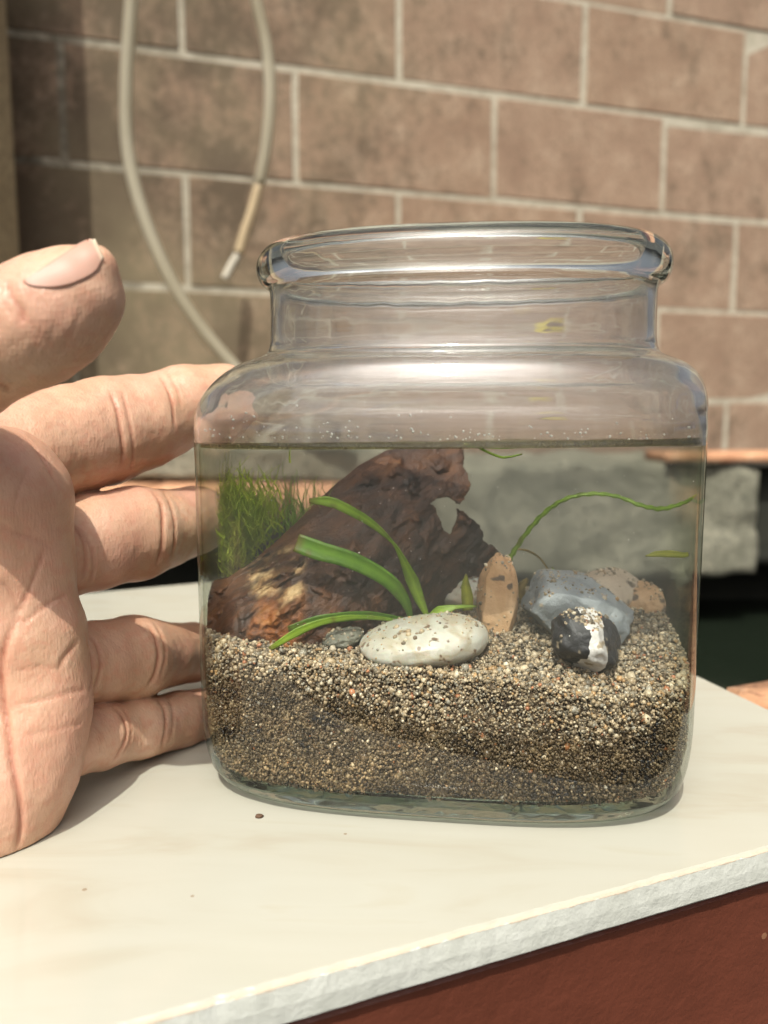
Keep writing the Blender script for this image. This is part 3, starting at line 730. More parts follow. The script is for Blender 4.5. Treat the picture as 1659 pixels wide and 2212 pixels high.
# ------------------------------------------------------------------ stones
def ico_sphere(sub):
    import bmesh
    bm = bmesh.new(); bmesh.ops.create_icosphere(bm, subdivisions=sub, radius=1)
    V = np.array([v.co for v in bm.verts]); F_ = [tuple(v.index for v in f.verts) for f in bm.faces]; bm.free(); return V, F_
DUST = []
def stone(name, cx, cy, Y, rx, ry, rz, mat, rot=(0, 0, 0), dust=90, dust_cut=.25, lump=.08, ls=1.6, facets=0, seed=1, sub=5, sq=2.0, label='', shape=None):
    V, F_ = ico_sphere(sub)
    if sq != 2.0:
        nrm = (np.abs(V) ** sq).sum(1) ** (1 / sq); V = V / nrm[:, None]
    if facets:
        r_ = np.random.default_rng(seed); N = r_.normal(size=(facets, 3)); N /= np.linalg.norm(N, axis=1)[:, None]; dd = r_.uniform(.70, .92, facets)
        for n_, d_ in zip(N, dd):
            h = V @ n_; V = V - np.outer(np.clip(h - d_, 0, None) * .93, n_)
    V = V * (1 + lump * fbm(V + seed, ls, 3, seed)[:, None] + lump * .35 * fbm(V, 6, 4, seed + 5)[:, None])
    if shape: V = shape(V)
    px_ = Y / 1750.0
    V = V * np.array([rx * px_, rz, ry * px_])
    from mathutils import Euler
    c = P(cx, cy, Y); Rm = np.array(Euler(rot).to_matrix()); Vw = keep_in(V @ Rm.T + c, .0004); V = (Vw - c) @ Rm
    o = mesh_obj(name, V, F_, mat, None, True)
    o.location = c; o.rotation_euler = rot
    me = o.data; tri = np.array(F_); nn = np.cross(Vw[tri[:, 1]] - Vw[tri[:, 0]], Vw[tri[:, 2]] - Vw[tri[:, 0]]); ar = np.linalg.norm(nn, axis=1); nn /= ar[:, None]
    pr = ar * np.clip(nn[:, 2] - dust_cut, 0, 1); pr = pr / pr.sum(); ks_ = rng.choice(len(tri), dust, p=pr); bw = rng.dirichlet((1, 1, 1), dust)
    DUST.append((Vw[tri[ks_]] * bw[:, :, None]).sum(1))
    tag(o, label, 'stone'); return o
def mk_stone(name, stops, scale, spots=None, rough=.5, vein=None, bumpd=.0006, spotscale=260, dist=.4):
    m = NT(name); co = m.coord()
    c = m.ramp(m.noise(scale, 5, .62, co, dist), stops)
    if vein:
        n = m.noise(vein[1], 3, .5, co, 1.2); c = m.mix(m.ramp(n, [(.46, 0), (.5, 1), (.54, 0)]), c, vein[0])
    if spots:
        c = m.mix(m.ramp(m.noise(spotscale, 2, .5, co), [(.62, 0), (.67, 1)]), c, spots)
    m.l(c, m.b.inputs['Base Color']); m.b.inputs['Roughness'].default_value = rough
    m.l(m.bump(m.noise(scale * 6, 5, .65, co), .7, bumpd), m.b.inputs['Normal']); return m
M_QUARTZ = mk_stone('white_quartz', [(.3, (.40, .39, .32)), (.5, (.54, .53, .45)), (.7, (.64, .63, .54))], 90, (.20, .13, .08), .35, bumpd=.0003, spotscale=420, vein=((.46, .41, .30), 40))
M_QUARTZ.b.inputs['Subsurface Weight'].default_value = .25; M_QUARTZ.b.inputs['Subsurface Scale'].default_value = .002
M_TAN = mk_stone('tan_sandstone', [(.3, (.46, .24, .11)), (.5, (.64, .40, .21)), (.7, (.72, .50, .30))], 110, (.16, .11, .08), .55, spotscale=330)
M_BLUE = mk_stone('blue_grey_slate', [(.3, (.18, .20, .215)), (.5, (.29, .32, .335)), (.7, (.40, .43, .43))], 120, (.42, .36, .27), .6, spotscale=420)
M_CREAM = mk_stone('cream_pebble', [(.3, (.50, .38, .27)), (.5, (.62, .50, .37)), (.7, (.70, .60, .46))], 70, (.2, .15, .1), .5, spotscale=220)
M_GREY = mk_stone('olive_grey_stone', [(.3, (.10, .10, .08)), (.7, (.22, .22, .17))], 110, None, .55)
def mk_bw():
    m = NT('black_white_stone'); co = m.coord()
    base = m.ramp(m.noise(150, 5, .65, co), [(.35, (.018, .018, .02)), (.6, (.05, .05, .052)), (.75, (.14, .14, .14))])
    sep = m.n('SeparateXYZ'); m.l(co, sep.inputs[0])
    w_ = m.math('ABSOLUTE', m.math('ADD', m.math('SUBTRACT', sep.outputs['X'], m.math('MULTIPLY', sep.outputs['Z'], -.25)), m.math('MULTIPLY', m.math('SUBTRACT', m.noise(240, 4, .6, co), .5), .004)))
    c = m.mix(m.math('LESS_THAN', w_, .0021), base, (.72, .70, .66))
    c = m.mix(m.ramp(m.noise(420, 2, .5, co), [(.63, 0), (.68, 1)]), c, (.4, .33, .23))
    m.l(c, m.b.inputs['Base Color']); m.b.inputs['Roughness'].default_value = .4
    m.l(m.bump(m.noise(500, 5, .7, co), .7, .0006), m.b.inputs['Normal']); return m.m
M_BW = mk_bw()
stone('quartz_stone', 915, 1384, .1535, 141, 48, .0105, M_QUARTZ.m, rot=(0, R(-5), R(4)), lump=.05, ls=1.3, seed=3, dust=150, dust_cut=-.1, label='long oval white quartz pebble half sunk in the front of the sand', sub=5, sq=2.15,
      shape=lambda V: V * np.stack([np.ones(len(V)), np.ones(len(V)), 1 + .22 * V[:, 0]], 1))
stone('pale_stone', 1000, 1278, .181, 62, 40, .009, M_QUARTZ.m, rot=(0, R(-8), .3), lump=.09, seed=8, label='small pale stone behind the upright tan stone, beside the driftwood')
stone('upright_stone', 1074, 1303, .165, 48, 108, .0052, M_TAN.m, rot=(0, R(3), R(10)), lump=.10, ls=2.2, facets=12, seed=12, sq=3.2, dust=160, dust_cut=-.2, label='upright tan stone standing like a finger in the sand',
      shape=lambda V: V * np.stack([.92 - .26 * V[:, 2], np.ones(len(V)), np.ones(len(V))], 1))
stone('slate_rock', 1247, 1322, .1655, 130, 78, .011, M_BLUE.m, rot=(0, R(9), R(-8)), lump=.09, ls=2.6, facets=22, seed=27, sq=3.2, dust=160, label='angular blue grey rock behind the black and white stone')
stone('banded_stone', 1262, 1378, .151, 84, 62, .0075, M_BW, rot=(0, R(22), R(5)), lump=.13, ls=2.0, facets=7, seed=34, sq=2.3, dust=220, dust_cut=.6, label='black stone with a broad white band lying in front of the blue grey rock')
stone('cream_stone', 1318, 1288, .187, 76, 60, .0085, M_CREAM.m, rot=(0, R(4), .1), lump=.07, seed=41, label='rounded cream stone behind the blue grey rock')
stone('refracted_stone', 1412, 1322, .184, 86, 66, .0080, M_TAN.m, rot=(0, R(3), -.25), lump=.12, seed=51, sq=2.6, label='broad tan shape added for the stretched refracted image of stone at the end wall of the jar')  # added shape, stands in for the refracted tail of stone and sand
stone('olive_stone', 735, 1375, .158, 52, 24, .0055, M_GREY.m, rot=(0, R(-12), 0), lump=.15, seed=61, label='small olive grey stone between the driftwood and the white quartz pebble')

dp_ = np.vstack(DUST); dr_ = np.clip(np.exp(rng.normal(math.log(.00024), .4, len(dp_))), .0001, .0007)
dg = grains('settled_sand', dp_ - np.array(c0_ := (JC[0], JC[1], 0.0)), dr_, pick(len(dp_), np.zeros(len(dp_))), M_GRAIN, False); dg.location = c0_
tag(dg, 'scattered sand grains settled on top of the stones', 'sand', kind='stuff')
# ------------------------------------------------------------------ driftwood
def mk_wood():
    m = NT('waterlogged_bark'); co = m.coord()
    mp = m.n('Mapping'); mp.inputs['Rotation'].default_value = (0, R(42), 0); m.l(co, mp.inputs[0])
    mp2 = m.n('Mapping'); mp2.inputs['Scale'].default_value = (60, 260, 260); m.l(mp.outputs[0], mp2.inputs[0])
    n1 = m.n('TexNoise'); n1.inputs['Scale'].default_value = 1; n1.inputs['Detail'].default_value = 6; n1.inputs['Roughness'].default_value = .65; m.l(mp2.outputs[0], n1.inputs['Vector'])
    c = m.ramp(n1.outputs['Fac'], [(.30, (.012, .004, .0015)), (.46, (.056, .018, .005)), (.60, (.125, .044, .012)), (.75, (.24, .10, .032))])
    c = m.mix(m.ramp(m.noise(60, 3, .6, co), [(.42, 0), (.66, .75)]), c, (.020, .012, .009))
    at = m.n('Attribute'); at.attribute_name = 'tint'; sp = m.n('SeparateColor'); m.l(at.outputs['Color'], sp.inputs[0])
    pn = m.noise(260, 5, .7, co)
    tan_ = m.ramp(pn, [(.40, (.035, .015, .006)), (.5, (.30, .17, .07)), (.60, (.56, .40, .20)), (.7, (.66, .50, .28))])
    org = m.ramp(pn, [(.35, (.07, .022, .006)), (.55, (.30, .10, .022)), (.75, (.42, .19, .05))])
    c = m.mix(sp.outputs[0], c, tan_); c = m.mix(sp.outputs[1], c, org)
    m.l(c, m.b.inputs['Base Color']); m.b.inputs['Roughness'].default_value = .48
    b = m.bump(n1.outputs['Fac'], .8, .0016); b = m.bump(m.noise(900, 4, .7, co), .6, .0006, b)
    m.l(b, m.b.inputs['Normal']); return m.m
M_WOOD = mk_wood()
def in_poly(x, y, poly):
    ins = np.zeros(x.shape, bool); n = len(poly)
    for i in range(n):
        x1, y1 = poly[i]; x2, y2 = poly[(i + 1) % n]
        c = ((y1 > y) != (y2 > y)) & (x < (x2 - x1) * (y - y1) / (y2 - y1 + 1e-9) + x1); ins ^= c
    return ins
ST_T = [(441, 1262, .1680), (490, 1249, .170), (545, 1213, .172), (600, 1166, .174), (650, 1118, .176), (715, 1056, .179), (775, 1005, .182), (835, 972, .184), (900, 957, .185), (960, 955, .186), (1040, 955, .187), (1090, 960, .187)]
ST_B = [(441, 1408, .1575), (500, 1418, .156), (570, 1422, .155), (640, 1425, .155), (705, 1420, .157), (775, 1400, .160), (840, 1370, .165), (900, 1340, .170), (960, 1310, .175), (1010, 1285, .178), (1070, 1262, .181), (1120, 1240, .182)]
NSs, NT_ = 300, 150
s_ = np.linspace(0, 1, NSs); ks = np.linspace(0, 1, len(ST_T))
Tt = np.stack([np.interp(s_, ks, [a[i] for a in ST_T]) for i in range(3)], 1); Bb = np.stack([np.interp(s_, ks, [a[i] for a in ST_B]) for i in range(3)], 1)
tt = np.linspace(0, 1, NT_)
px_ = Tt[:, None, 0] * (1 - tt)[None] + Bb[:, None, 0] * tt[None]; py_ = Tt[:, None, 1] * (1 - tt)[None] + Bb[:, None, 1] * tt[None]
dY = Tt[:, None, 2] * (1 - tt)[None] + Bb[:, None, 2] * tt[None]
bul = .0080 * np.sin(np.pi * np.clip(tt, 0, 1)) ** .8
bulm = bul[None] * np.interp(s_, [0, .1, .3, 1], [.1, .55, 1, .8])[:, None]
dY = dY - bulm
def grid_pts(px, py, Y):
    u_, v_ = px - 829.5, py - 1106.; dy = F * math.cos(PITCH) - v_ * math.sin(PITCH); dz = -F * math.sin(PITCH) - v_ * math.cos(PITCH); t_ = Y / dy
    return np.stack([u_ * t_, Y, CAM_H + dz * t_], -1)
Wp = grid_pts(px_, py_, dY).reshape(-1, 3)
ridge = fbm(Wp * np.array([1, 1, 1]), 180, 4, 3); lumpn = fbm(Wp, 60, 3, 9)
rot_ = R(40); al = Wp[:, 0] * math.cos(rot_) + Wp[:, 2] * math.sin(rot_); ac = -Wp[:, 0] * math.sin(rot_) + Wp[:, 2] * math.cos(rot_)
grain_ = fbm(np.stack([al * .35, ac * 1.6, Wp[:, 1]], 1), 260, 3, 21)
patch_poly = [(525, 1235), (560, 1195), (610, 1178), (650, 1190), (664, 1240), (655, 1300), (640, 1325), (600, 1330), (575, 1300), (540, 1285)]
org_poly = [(560, 1300), (600, 1262), (640, 1240), (662, 1290), (655, 1345), (640, 1400), (560, 1410), (520, 1395), (540, 1330)]
PXf, PYf = px_.ravel(), py_.ravel()
jx = PXf + 12 * fbm(Wp, 320, 3, 31); jy = PYf + 12 * fbm(Wp, 320, 3, 37)
def soft_in(poly):
    return np.mean([in_poly(jx + dx, jy + dy, poly) for dx, dy in ((0, 0), (8, 0), (-8, 0), (0, 8), (0, -8), (5, 5), (-5, -5))], axis=0)
pm, om = soft_in(patch_poly), soft_in(org_poly) * np.clip(.7 + 2 * fbm(Wp, 200, 3, 45), 0, 1)
om = om * (1 - pm * .5); pm = pm * np.clip(.5 + 3.0 * fbm(np.stack([al * .5, ac * 1.5, Wp[:, 1]], 1), 330, 3, 41), 0, 1)
disp = .0013 * ridge + .0012 * lumpn + .0010 * grain_ + soft_in(patch_poly) * .0024 * fbm(np.stack([al * .6, ac * 1.4, Wp[:, 1]], 1), 300, 4, 51) - .0008 * np.clip(fbm(Wp, 330, 3, 61) - .12, 0, 1) * 4
Wf = Wp.copy(); Wf[:, 1] += disp * 1.0; Wf[:, 2] += .4 * ridge * .0010
Wbk = Wp.copy(); Wbk[:, 1] += .0032 + .0010 * fbm(Wp, 90, 2, 77); Wbk[:, 2] -= .0002
hole = [(930, 1088), (948, 1079), (966, 1075), (983, 1083), (987, 1092), (989, 1118), (982, 1138), (972, 1155), (960, 1150), (952, 1128), (944, 1100)]
notch = [(1000, 940), (1002, 985), (1004, 1012), (1019, 1048), (1012, 1062), (1007, 1085), (985, 1093), (1003, 1108), (1022, 1122), (1040, 1140), (1044, 1158), (1050, 1172), (1066, 1178), (1078, 1192), (1082, 1215), (1070, 1250), (1300, 1250), (1300, 940)]
wob = 3.5 * fbm(Wp, 700, 2, 91); wob2 = 3.5 * fbm(Wp, 700, 2, 95)
rem = in_poly(PXf + wob, PYf + wob2, hole) | in_poly(PXf + wob * 1.5, PYf + wob2 * 1.5, notch)
rem = rem.reshape(NSs, NT_)
cell = ~(rem[:-1, :-1] | rem[1:, :-1] | rem[:-1, 1:] | rem[1:, 1:])
def vid(i, j): return i * NT_ + j
I, J = np.nonzero(cell); nW = NSs * NT_
quadsF = np.stack([vid(I, J), vid(I, J + 1), vid(I + 1, J + 1), vid(I + 1, J)], 1); quadsB = quadsF[:, ::-1] + nW
cp = np.zeros((NSs + 1, NT_ + 1), bool); cp[1:-1, 1:-1] = cell
sides = []
for (di, dj, e0, e1) in ((-1, 0, (0, 0), (0, 1)), (1, 0, (1, 1), (1, 0)), (0, -1, (1, 0), (0, 0)), (0, 1, (0, 1), (1, 1))):
    nb = cp[1 + I + di, 1 + J + dj]; Ii, Jj = I[~nb], J[~nb]
    a = vid(Ii + e0[0], Jj + e0[1]); b = vid(Ii + e1[0], Jj + e1[1]); sides.append(np.stack([b, a, a + nW, b + nW], 1))
Q = np.concatenate([quadsF, quadsB] + sides)
VV = keep_in(np.vstack([Wf, Wbk])); VV[nW:, 1] += .0002; used = np.unique(Q); remap = np.full(len(VV), -1); remap[used] = np.arange(len(used))
tint = np.stack([np.concatenate([pm, pm * 0]), np.concatenate([om, om * 0]), np.zeros(2 * nW)], 1)
c0 = P(750, 1250, .17)
wood = mesh_obj('driftwood', VV[used] - c0, remap[Q], M_WOOD, None, True, cols=tint[used]); wood.location = c0; fix_normals(wood)
tag(wood, 'dark red brown slab of driftwood bark leaning across the jar, with a ragged hole', 'driftwood')

# ------------------------------------------------------------------ water plants
def mk_leaf(name, a, b, trans=.5):
    m = NT(name); co = m.coord()
    c = m.ramp(m.noise(300, 4, .6, co), [(.3, a), (.7, b)])
    at = m.n('Attribute'); at.attribute_name = 'tint'; sp = m.n('SeparateColor'); m.l(at.outputs['Color'], sp.inputs[0])
    c = m.mix(m.math('MULTIPLY', sp.outputs[1], .5), c, tuple(min(1, q * 1.7) for q in b)); c = m.mix(m.math('MULTIPLY', sp.outputs[0], .8), c, (.20, .14, .04))
    t = m.t; m.l(c, m.b.inputs['Base Color']); m.b.inputs['Roughness'].default_value = .38
    tl_ = m.n('BsdfTranslucent'); m.l(c, tl_.inputs[0]); mx = m.n('MixShader'); mx.inputs[0].default_value = trans
    m.l(m.b.outputs[0], mx.inputs[1]); m.l(tl_.outputs[0], mx.inputs[2]); m.l(mx.outputs[0], m.out.inputs[0])
    m.l(m.bump(m.noise(1200, 3, .6, co), .3, .0003), m.b.inputs['Normal']); return m.m
M_LEAF = mk_leaf('green_leaf', (.20, .36, .03), (.36, .52, .06)); M_LEAFD = mk_leaf('dark_green_leaf', (.09, .21, .02), (.17, .32, .035))
M_LEAFY = mk_leaf('yellow_green_leaf', (.30, .33, .03), (.45, .46, .06)); M_LEAFB = mk_leaf('brown_leaf', (.28, .20, .05), (.40, .30, .10))
def ribbon(name, pts, widths, mat, parent=None, twist=(0, 0), sub=10, thick=.00022, wav=0, face=(0, -1, .25)):
    """pts: (px, py, depth); widths in photo px"""
    ctr = catmull(np.array([P(*p) for p in pts]), sub); n = len(ctr)
    dep = ctr[:, 1]; wd_ = np.interp(np.linspace(0, 1, n), np.linspace(0, 1, len(widths)), widths) * dep / 1750 / 2
    tw = np.interp(np.linspace(0, 1, n), np.linspace(0, 1, len(twist)), twist)
    T = np.gradient(ctr, axis=0); T /= np.linalg.norm(T, axis=1)[:, None]
    N0 = np.array(face, float); S = np.cross(T, N0); S /= np.linalg.norm(S, axis=1)[:, None] + 1e-9; Nn = np.cross(S, T)
    ct, st_ = np.cos(tw)[:, None], np.sin(tw)[:, None]; S2 = S * ct + Nn * st_; N2_ = np.cross(S2, T)
    prof = [(-1, 0.35), (-.6, .12), (0, -.12), (.6, .12), (1, .35)]
    k = len(prof); V = []
    for sgn in (1, -1):
        for (a, h) in prof:
            edge = thick if abs(a) < 1 else thick * .3
            w2 = wd_ * (1 + (wav * np.sin(np.arange(n) * 1.3 + a) if abs(a) == 1 else 0))
            V.append(ctr + S2 * (a * w2)[:, None] + N2_ * (h * wd_ * .7)[:, None] + sgn * N2_ * edge)
    V = np.stack(V, 1).reshape(-1, 3); m_ = 2 * k; Fq = []
    loop = list(range(k)) + list(range(2 * k - 1, k - 1, -1))
    for i in range(n - 1):
        for q in range(m_):
            a, b = loop[q], loop[(q + 1) % m_]; Fq.append((i * m_ + a, i * m_ + b, (i + 1) * m_ + b, (i + 1) * m_ + a))
    Fq.append(tuple(loop)); Fq.append(tuple((n - 1) * m_ + a for a in loop[::-1]))
    tq_ = np.repeat(np.linspace(0, 1, n), m_); nz = fbm(V, 420, 3, 8); br = np.clip(np.clip((tq_ - .93) / .07, 0, 1) + np.clip(nz * 2.4 - .75, 0, 1), 0, 1)
    mid_ = np.tile(np.array([0, .15, 1, .15, 0] * 2), n); o = mesh_obj(name, V if parent is None else V - np.array(parent.location), Fq, mat, parent, True, cols=np.stack([br, mid_, mid_ * 0], 1)); fix_normals(o); return o
pc = P(895, 1335, .162)
plant = empty('grass_plant', pc); tag(plant, 'rooted water plant with strap leaves arching over the driftwood', 'water plant')
ribbon('leaf', [(925, 1336, .162), (905, 1290, .1605), (886, 1240, .159), (862, 1190, .158), (838, 1160, .1575), (800, 1128, .157), (755, 1102, .1565), (712, 1084, .1565), (668, 1082, .157)], [7, 22, 29, 18, 8, 14, 19, 21, 22, 10], M_LEAF, plant, twist=(.2, .3, 1.0, .4, .1, .1))
ribbon('leaf', [(888, 1336, .161), (876, 1300, .1585), (848, 1262, .1565), (805, 1232, .1555), (750, 1207, .155), (690, 1190, .155), (640, 1172, .1555)], [9, 20, 30, 33, 36, 38, 42, 40], M_LEAFD, plant, twist=(.2, .1, .0))
ribbon('leaf', [(870, 1336, .1605), (800, 1329, .158), (740, 1332, .156), (680, 1341, .155), (622, 1358, .1545)], [8, 20, 22, 22, 12], M_LEAFD, plant, twist=(.5, .3, .3))
ribbon('leaf', [(865, 1340, .160), (790, 1333, .1555), (740, 1335, .1535), (690, 1345, .152), (640, 1366, .151), (582, 1402, .150)], [6, 10, 14, 15, 19, 10], M_LEAF, plant, twist=(.5, .4, .2))
ribbon('leaf', [(925, 1338, .162), (950, 1322, .161), (985, 1312, .161), (1030, 1310, .162)], [14, 26, 10, 5], M_LEAF, plant, twist=(.6, .3, .3))
p2 = empty('young_plant', P(1008, 1310, .163)); tag(p2, 'single short pointed green leaf standing beside the upright tan stone', 'water plant')
ribbon('leaf', [(1010, 1318, .163), (1009, 1290, .163), (1006, 1265, .163), (1007, 1240, .163)], [22, 26, 20, 4], M_LEAFY, p2)
o = ribbon('floating_stem', [(1098, 1215, .172), (1108, 1195, .172), (1140, 1148, .171), (1180, 1105, .169), (1225, 1077, .167), (1280, 1067, .166), (1335, 1073, .165), (1385, 1092, .163), (1430, 1099, .163), (1475, 1087, .164), (1492, 1078, .165), (1505, 1068, .166)], [11, 11, 10, 10, 9, 9, 8, 9, 10, 8, 7, 3], M_LEAF, wav=.25, twist=(.1, .3, .0, .2))
tag(o, 'long thin green stem curving from the tan stone to the end wall', 'water plant')
o = ribbon('leaf_scrap', [(1395, 1201, .160), (1420, 1197, .160), (1450, 1197, .160), (1475, 1199, .160), (1487, 1197, .160)], [3, 12, 15, 14, 11, 9], M_LEAFY, twist=(.2, .1)); tag(o, 'short olive yellow leaf piece adrift near the end wall', 'leaf')
e = empty('surface_weed', P(1010, 958, .150)); tag(e, 'two fine green threads floating just under the water surface', 'water plant')
ribbon('leaf', [(1003, 955, .150), (1030, 963, .150), (1080, 967, .151), (1180, 964, .153)], [6, 7, 6, 3], M_LEAF, e)
ribbon('leaf', [(1025, 961, .150), (1050, 975, .151), (1080, 987, .151), (1100, 987, .151), (1128, 981, .151)], [5, 5, 5, 3], M_LEAF, e)
e = empty('tangled_weed', P(1160, 1285, .178)); tag(e, 'small pale green tangled weed behind the blue grey rock', 'water plant')
ribbon('leaf', [(1115, 1186, .176), (1140, 1190, .177), (1165, 1205, .178), (1185, 1232, .178), (1190, 1245, .178)], [4, 5, 4, 3], M_LEAFB, e)
for k_ in range(7):
    x0 = 1150 + k_ * 7; ribbon('leaf', [(x0, 1300, .178), (x0 + random.uniform(-8, 14), 1275, .178), (x0 + random.uniform(-5, 20), 1250, .178 + random.uniform(-.002, .002)), (1190 + random.uniform(-22, 8), 1222 + random.uniform(0, 30), .178)], [5, 9, 5, 3], random.choice([M_LEAF, M_LEAFY, M_LEAFB]), e)
ribbon('leaf', [(1130, 1300, .177), (1122, 1275, .177), (1140, 1250, .177)], [20, 26, 8], M_LEAFB, e)
# feathery plant behind the driftwood
def tuft(name, base, dirs, L, w, mat, parent, n, fan, seed):
    r_ = np.random.default_rng(seed); Vs, Fs = [], []; o_ = 0
    for i in range(n):
        b = base + r_.normal(size=3) * np.array([.0035, .0015, .0012]); az = r_.uniform(-fan, fan); tilt = r_.uniform(-.3, .3)
        d = np.array([math.sin(az + dirs), tilt, math.cos(az + dirs)]); l = L * r_.uniform(.55, 1.05); bend = r_.normal() * .4
        K = 9; tq = np.linspace(0, 1, K); pts = b + d[None] * (l * tq)[:, None] + np.stack([bend * l * tq ** 2 * .5 + .0003 * np.sin(tq * 14 + i), tq * 0, -abs(bend) * l * tq ** 2 * .2], 1)
        ww = w * (1 - tq * .75) * r_.uniform(.6, 1.2); sx = np.array([math.cos(az), 0, -math.sin(az)])
        V = np.concatenate([pts - sx * ww[:, None], pts + np.array([0, -1, 0]) * ww[:, None], pts + sx * ww[:, None]]); Vs.append(V)
        a = np.arange(K - 1); Fs.append(np.concatenate([np.stack([o_ + a, o_ + a + 1, o_ + K + a + 1, o_ + K + a], 1), np.stack([o_ + K + a, o_ + K + a + 1, o_ + 2 * K + a + 1, o_ + 2 * K + a], 1), np.stack([o_ + 2 * K + a, o_ + 2 * K + a + 1, o_ + a + 1, o_ + a], 1)])); o_ += 3 * K
        # side needles
        for q in range(2, K - 1):
            for sg in (-1, 1):
                nd = d * .6 + sx * sg * .9; nl = l * .11 * (1.2 - tq[q]); p0 = pts[q]; p1 = p0 + nd * nl; h = np.array([0, -1, .2]) * w * .35
                Vs.append(np.array([p0 - h, p0 + h, p1])); Fs.append(np.array([[o_, o_ + 1, o_ + 2, o_ + 2]])); o_ += 3
    V = keep_in(np.concatenate(Vs)); Fl_ = [tuple(dict.fromkeys(map(int, f))) for f in np.concatenate(Fs)]
    return mesh_obj(name, V - np.array(parent.location), Fl_, mat, parent, True)
fb = P(648, 1175, .181)
fp = empty('feathery_plant', fb); tag(fp, 'feathery bright green water plant rising behind the driftwood', 'water plant')
M_FEATH = mk_leaf('feathery_green', (.34, .52, .10), (.50, .66, .18), .6)
tuft('fronds', fb, .02, .0165, .00020, M_FEATH, fp, 70, .55, 3)['kind'] = 'stuff'
fb2 = P(500, 1230, .180)
fp2 = empty('mossy_plant', fb2); tag(fp2, 'dense soft green moss filling the corner of the jar nearest the hand', 'water plant')
M_MOSS = mk_leaf('moss_green', (.56, .70, .06), (.72, .80, .12), .6)
def tangle(name, centre_px, spread_px, n, L, w, mat, parent, seed, up=.6):
    r_ = np.random.default_rng(seed); Vs, Fs, o_ = [], [], 0; K = 6; tq = np.linspace(0, 1, K)
    for i in range(n):
        cx_, cy_, Y_ = centre_px; b = P(cx_ + r_.normal() * spread_px[0], cy_ + r_.normal() * spread_px[1], Y_ + r_.normal() * .0025)
        d = np.array([r_.normal() * .8, r_.normal() * .5, up + abs(r_.normal()) * .6]); d /= np.linalg.norm(d); c_ = np.cross(d, r_.normal(size=3)); c_ /= np.linalg.norm(c_); l = L * r_.uniform(.5, 1.4)
        pts = b + d * (l * tq)[:, None] + c_ * (l * .45 * tq ** 2)[:, None]; ww = (w * (1 - .8 * tq) * r_.uniform(.6, 1.4))[:, None]; sx = np.array([1, 0, .2]); sy = np.array([0, -1, .1])
        Vs += [pts - sx * ww, pts + sy * ww, pts + sx * ww]; a = np.arange(K - 1)
        for (p_, q_) in ((0, 1), (1, 2), (2, 0)): Fs.append(np.stack([o_ + p_ * K + a, o_ + p_ * K + a + 1, o_ + q_ * K + a + 1, o_ + q_ * K + a], 1))
        o_ += 3 * K
    o = mesh_obj(name, keep_in(np.vstack(Vs)) - np.array(parent.location), np.concatenate(Fs), mat, parent, True); o['kind'] = 'stuff'; return o
for q, (xx_, yy_, sx_, sy_, n_) in enumerate([(482, 1165, 22, 42, 800), (515, 1145, 26, 40, 800), (552, 1130, 24, 30, 500), (465, 1210, 12, 24, 300), (505, 1205, 14, 14, 250), (446, 1140, 10, 42, 600), (470, 1090, 18, 20, 250)]):
    tangle('fronds', (xx_, yy_, .180), (sx_, sy_), n_, .0045, .00020, M_MOSS, fp2, 20 + q)

# ------------------------------------------------------------------ droplets, bubbles on the glass
nd = 110
tq = rng.uniform(.02, .98, nd); xb = -.046 + .092 * tq; zb_ = .0700 + rng.exponential(.0016, nd); zb_ = np.clip(zb_, .0695, .080)
yb = -.0284 * (1 - np.abs(xb / .048) ** 3.5) ** (1 / 3.5) + .0004
pos = np.stack([xb, yb, zb_], 1); rr = rng.uniform(.00010, .00028, nd)
M_DROP = mat_simple('white_scale_specks', (.72, .70, .62), .25).m
sp_ = grains('limescale_specks', pos, rr, np.ones((nd, 3)), M_DROP, True, None); sp_.location = jar.location; sp_.rotation_euler = jar.rotation_euler
tag(sp_, 'tiny white specks stuck on the glass just above the waterline', 'specks', kind='stuff')
nb = 150
pos = np.stack([rng.uniform(-.045, .045, nb), rng.uniform(-.0265, .02, nb), rng.uniform(.034, .067, nb)], 1)
sp_ = grains('floating_specks', pos, rng.uniform(.00006, .00014, nb), np.ones((nb, 3)), M_DROP, True, None); sp_.location = jar.location; sp_.rotation_euler = jar.rotation_euler
tag(sp_, 'tiny pale particles drifting in the murky water', 'specks', kind='stuff')
# crumbs on the tile
for (cx_, cy_, r_, lab) in ((560, 1766, .00055, 'dark brown crumb on the tile in front of the jar'),):
    V, F_ = ico_sphere(2); V = V * (1 + .3 * fbm(V, 2, 2, 4)[:, None]) * np.array([r_ * 1.4, r_, r_ * .7])
    o = mesh_obj('crumb', V, F_, mat_simple('crumb_brown', (.10, .055, .03), .8).m); q = PZ(cx_, cy_, 0); o.location = (q[0], q[1], r_ * .55); tag(o, lab, 'crumb')

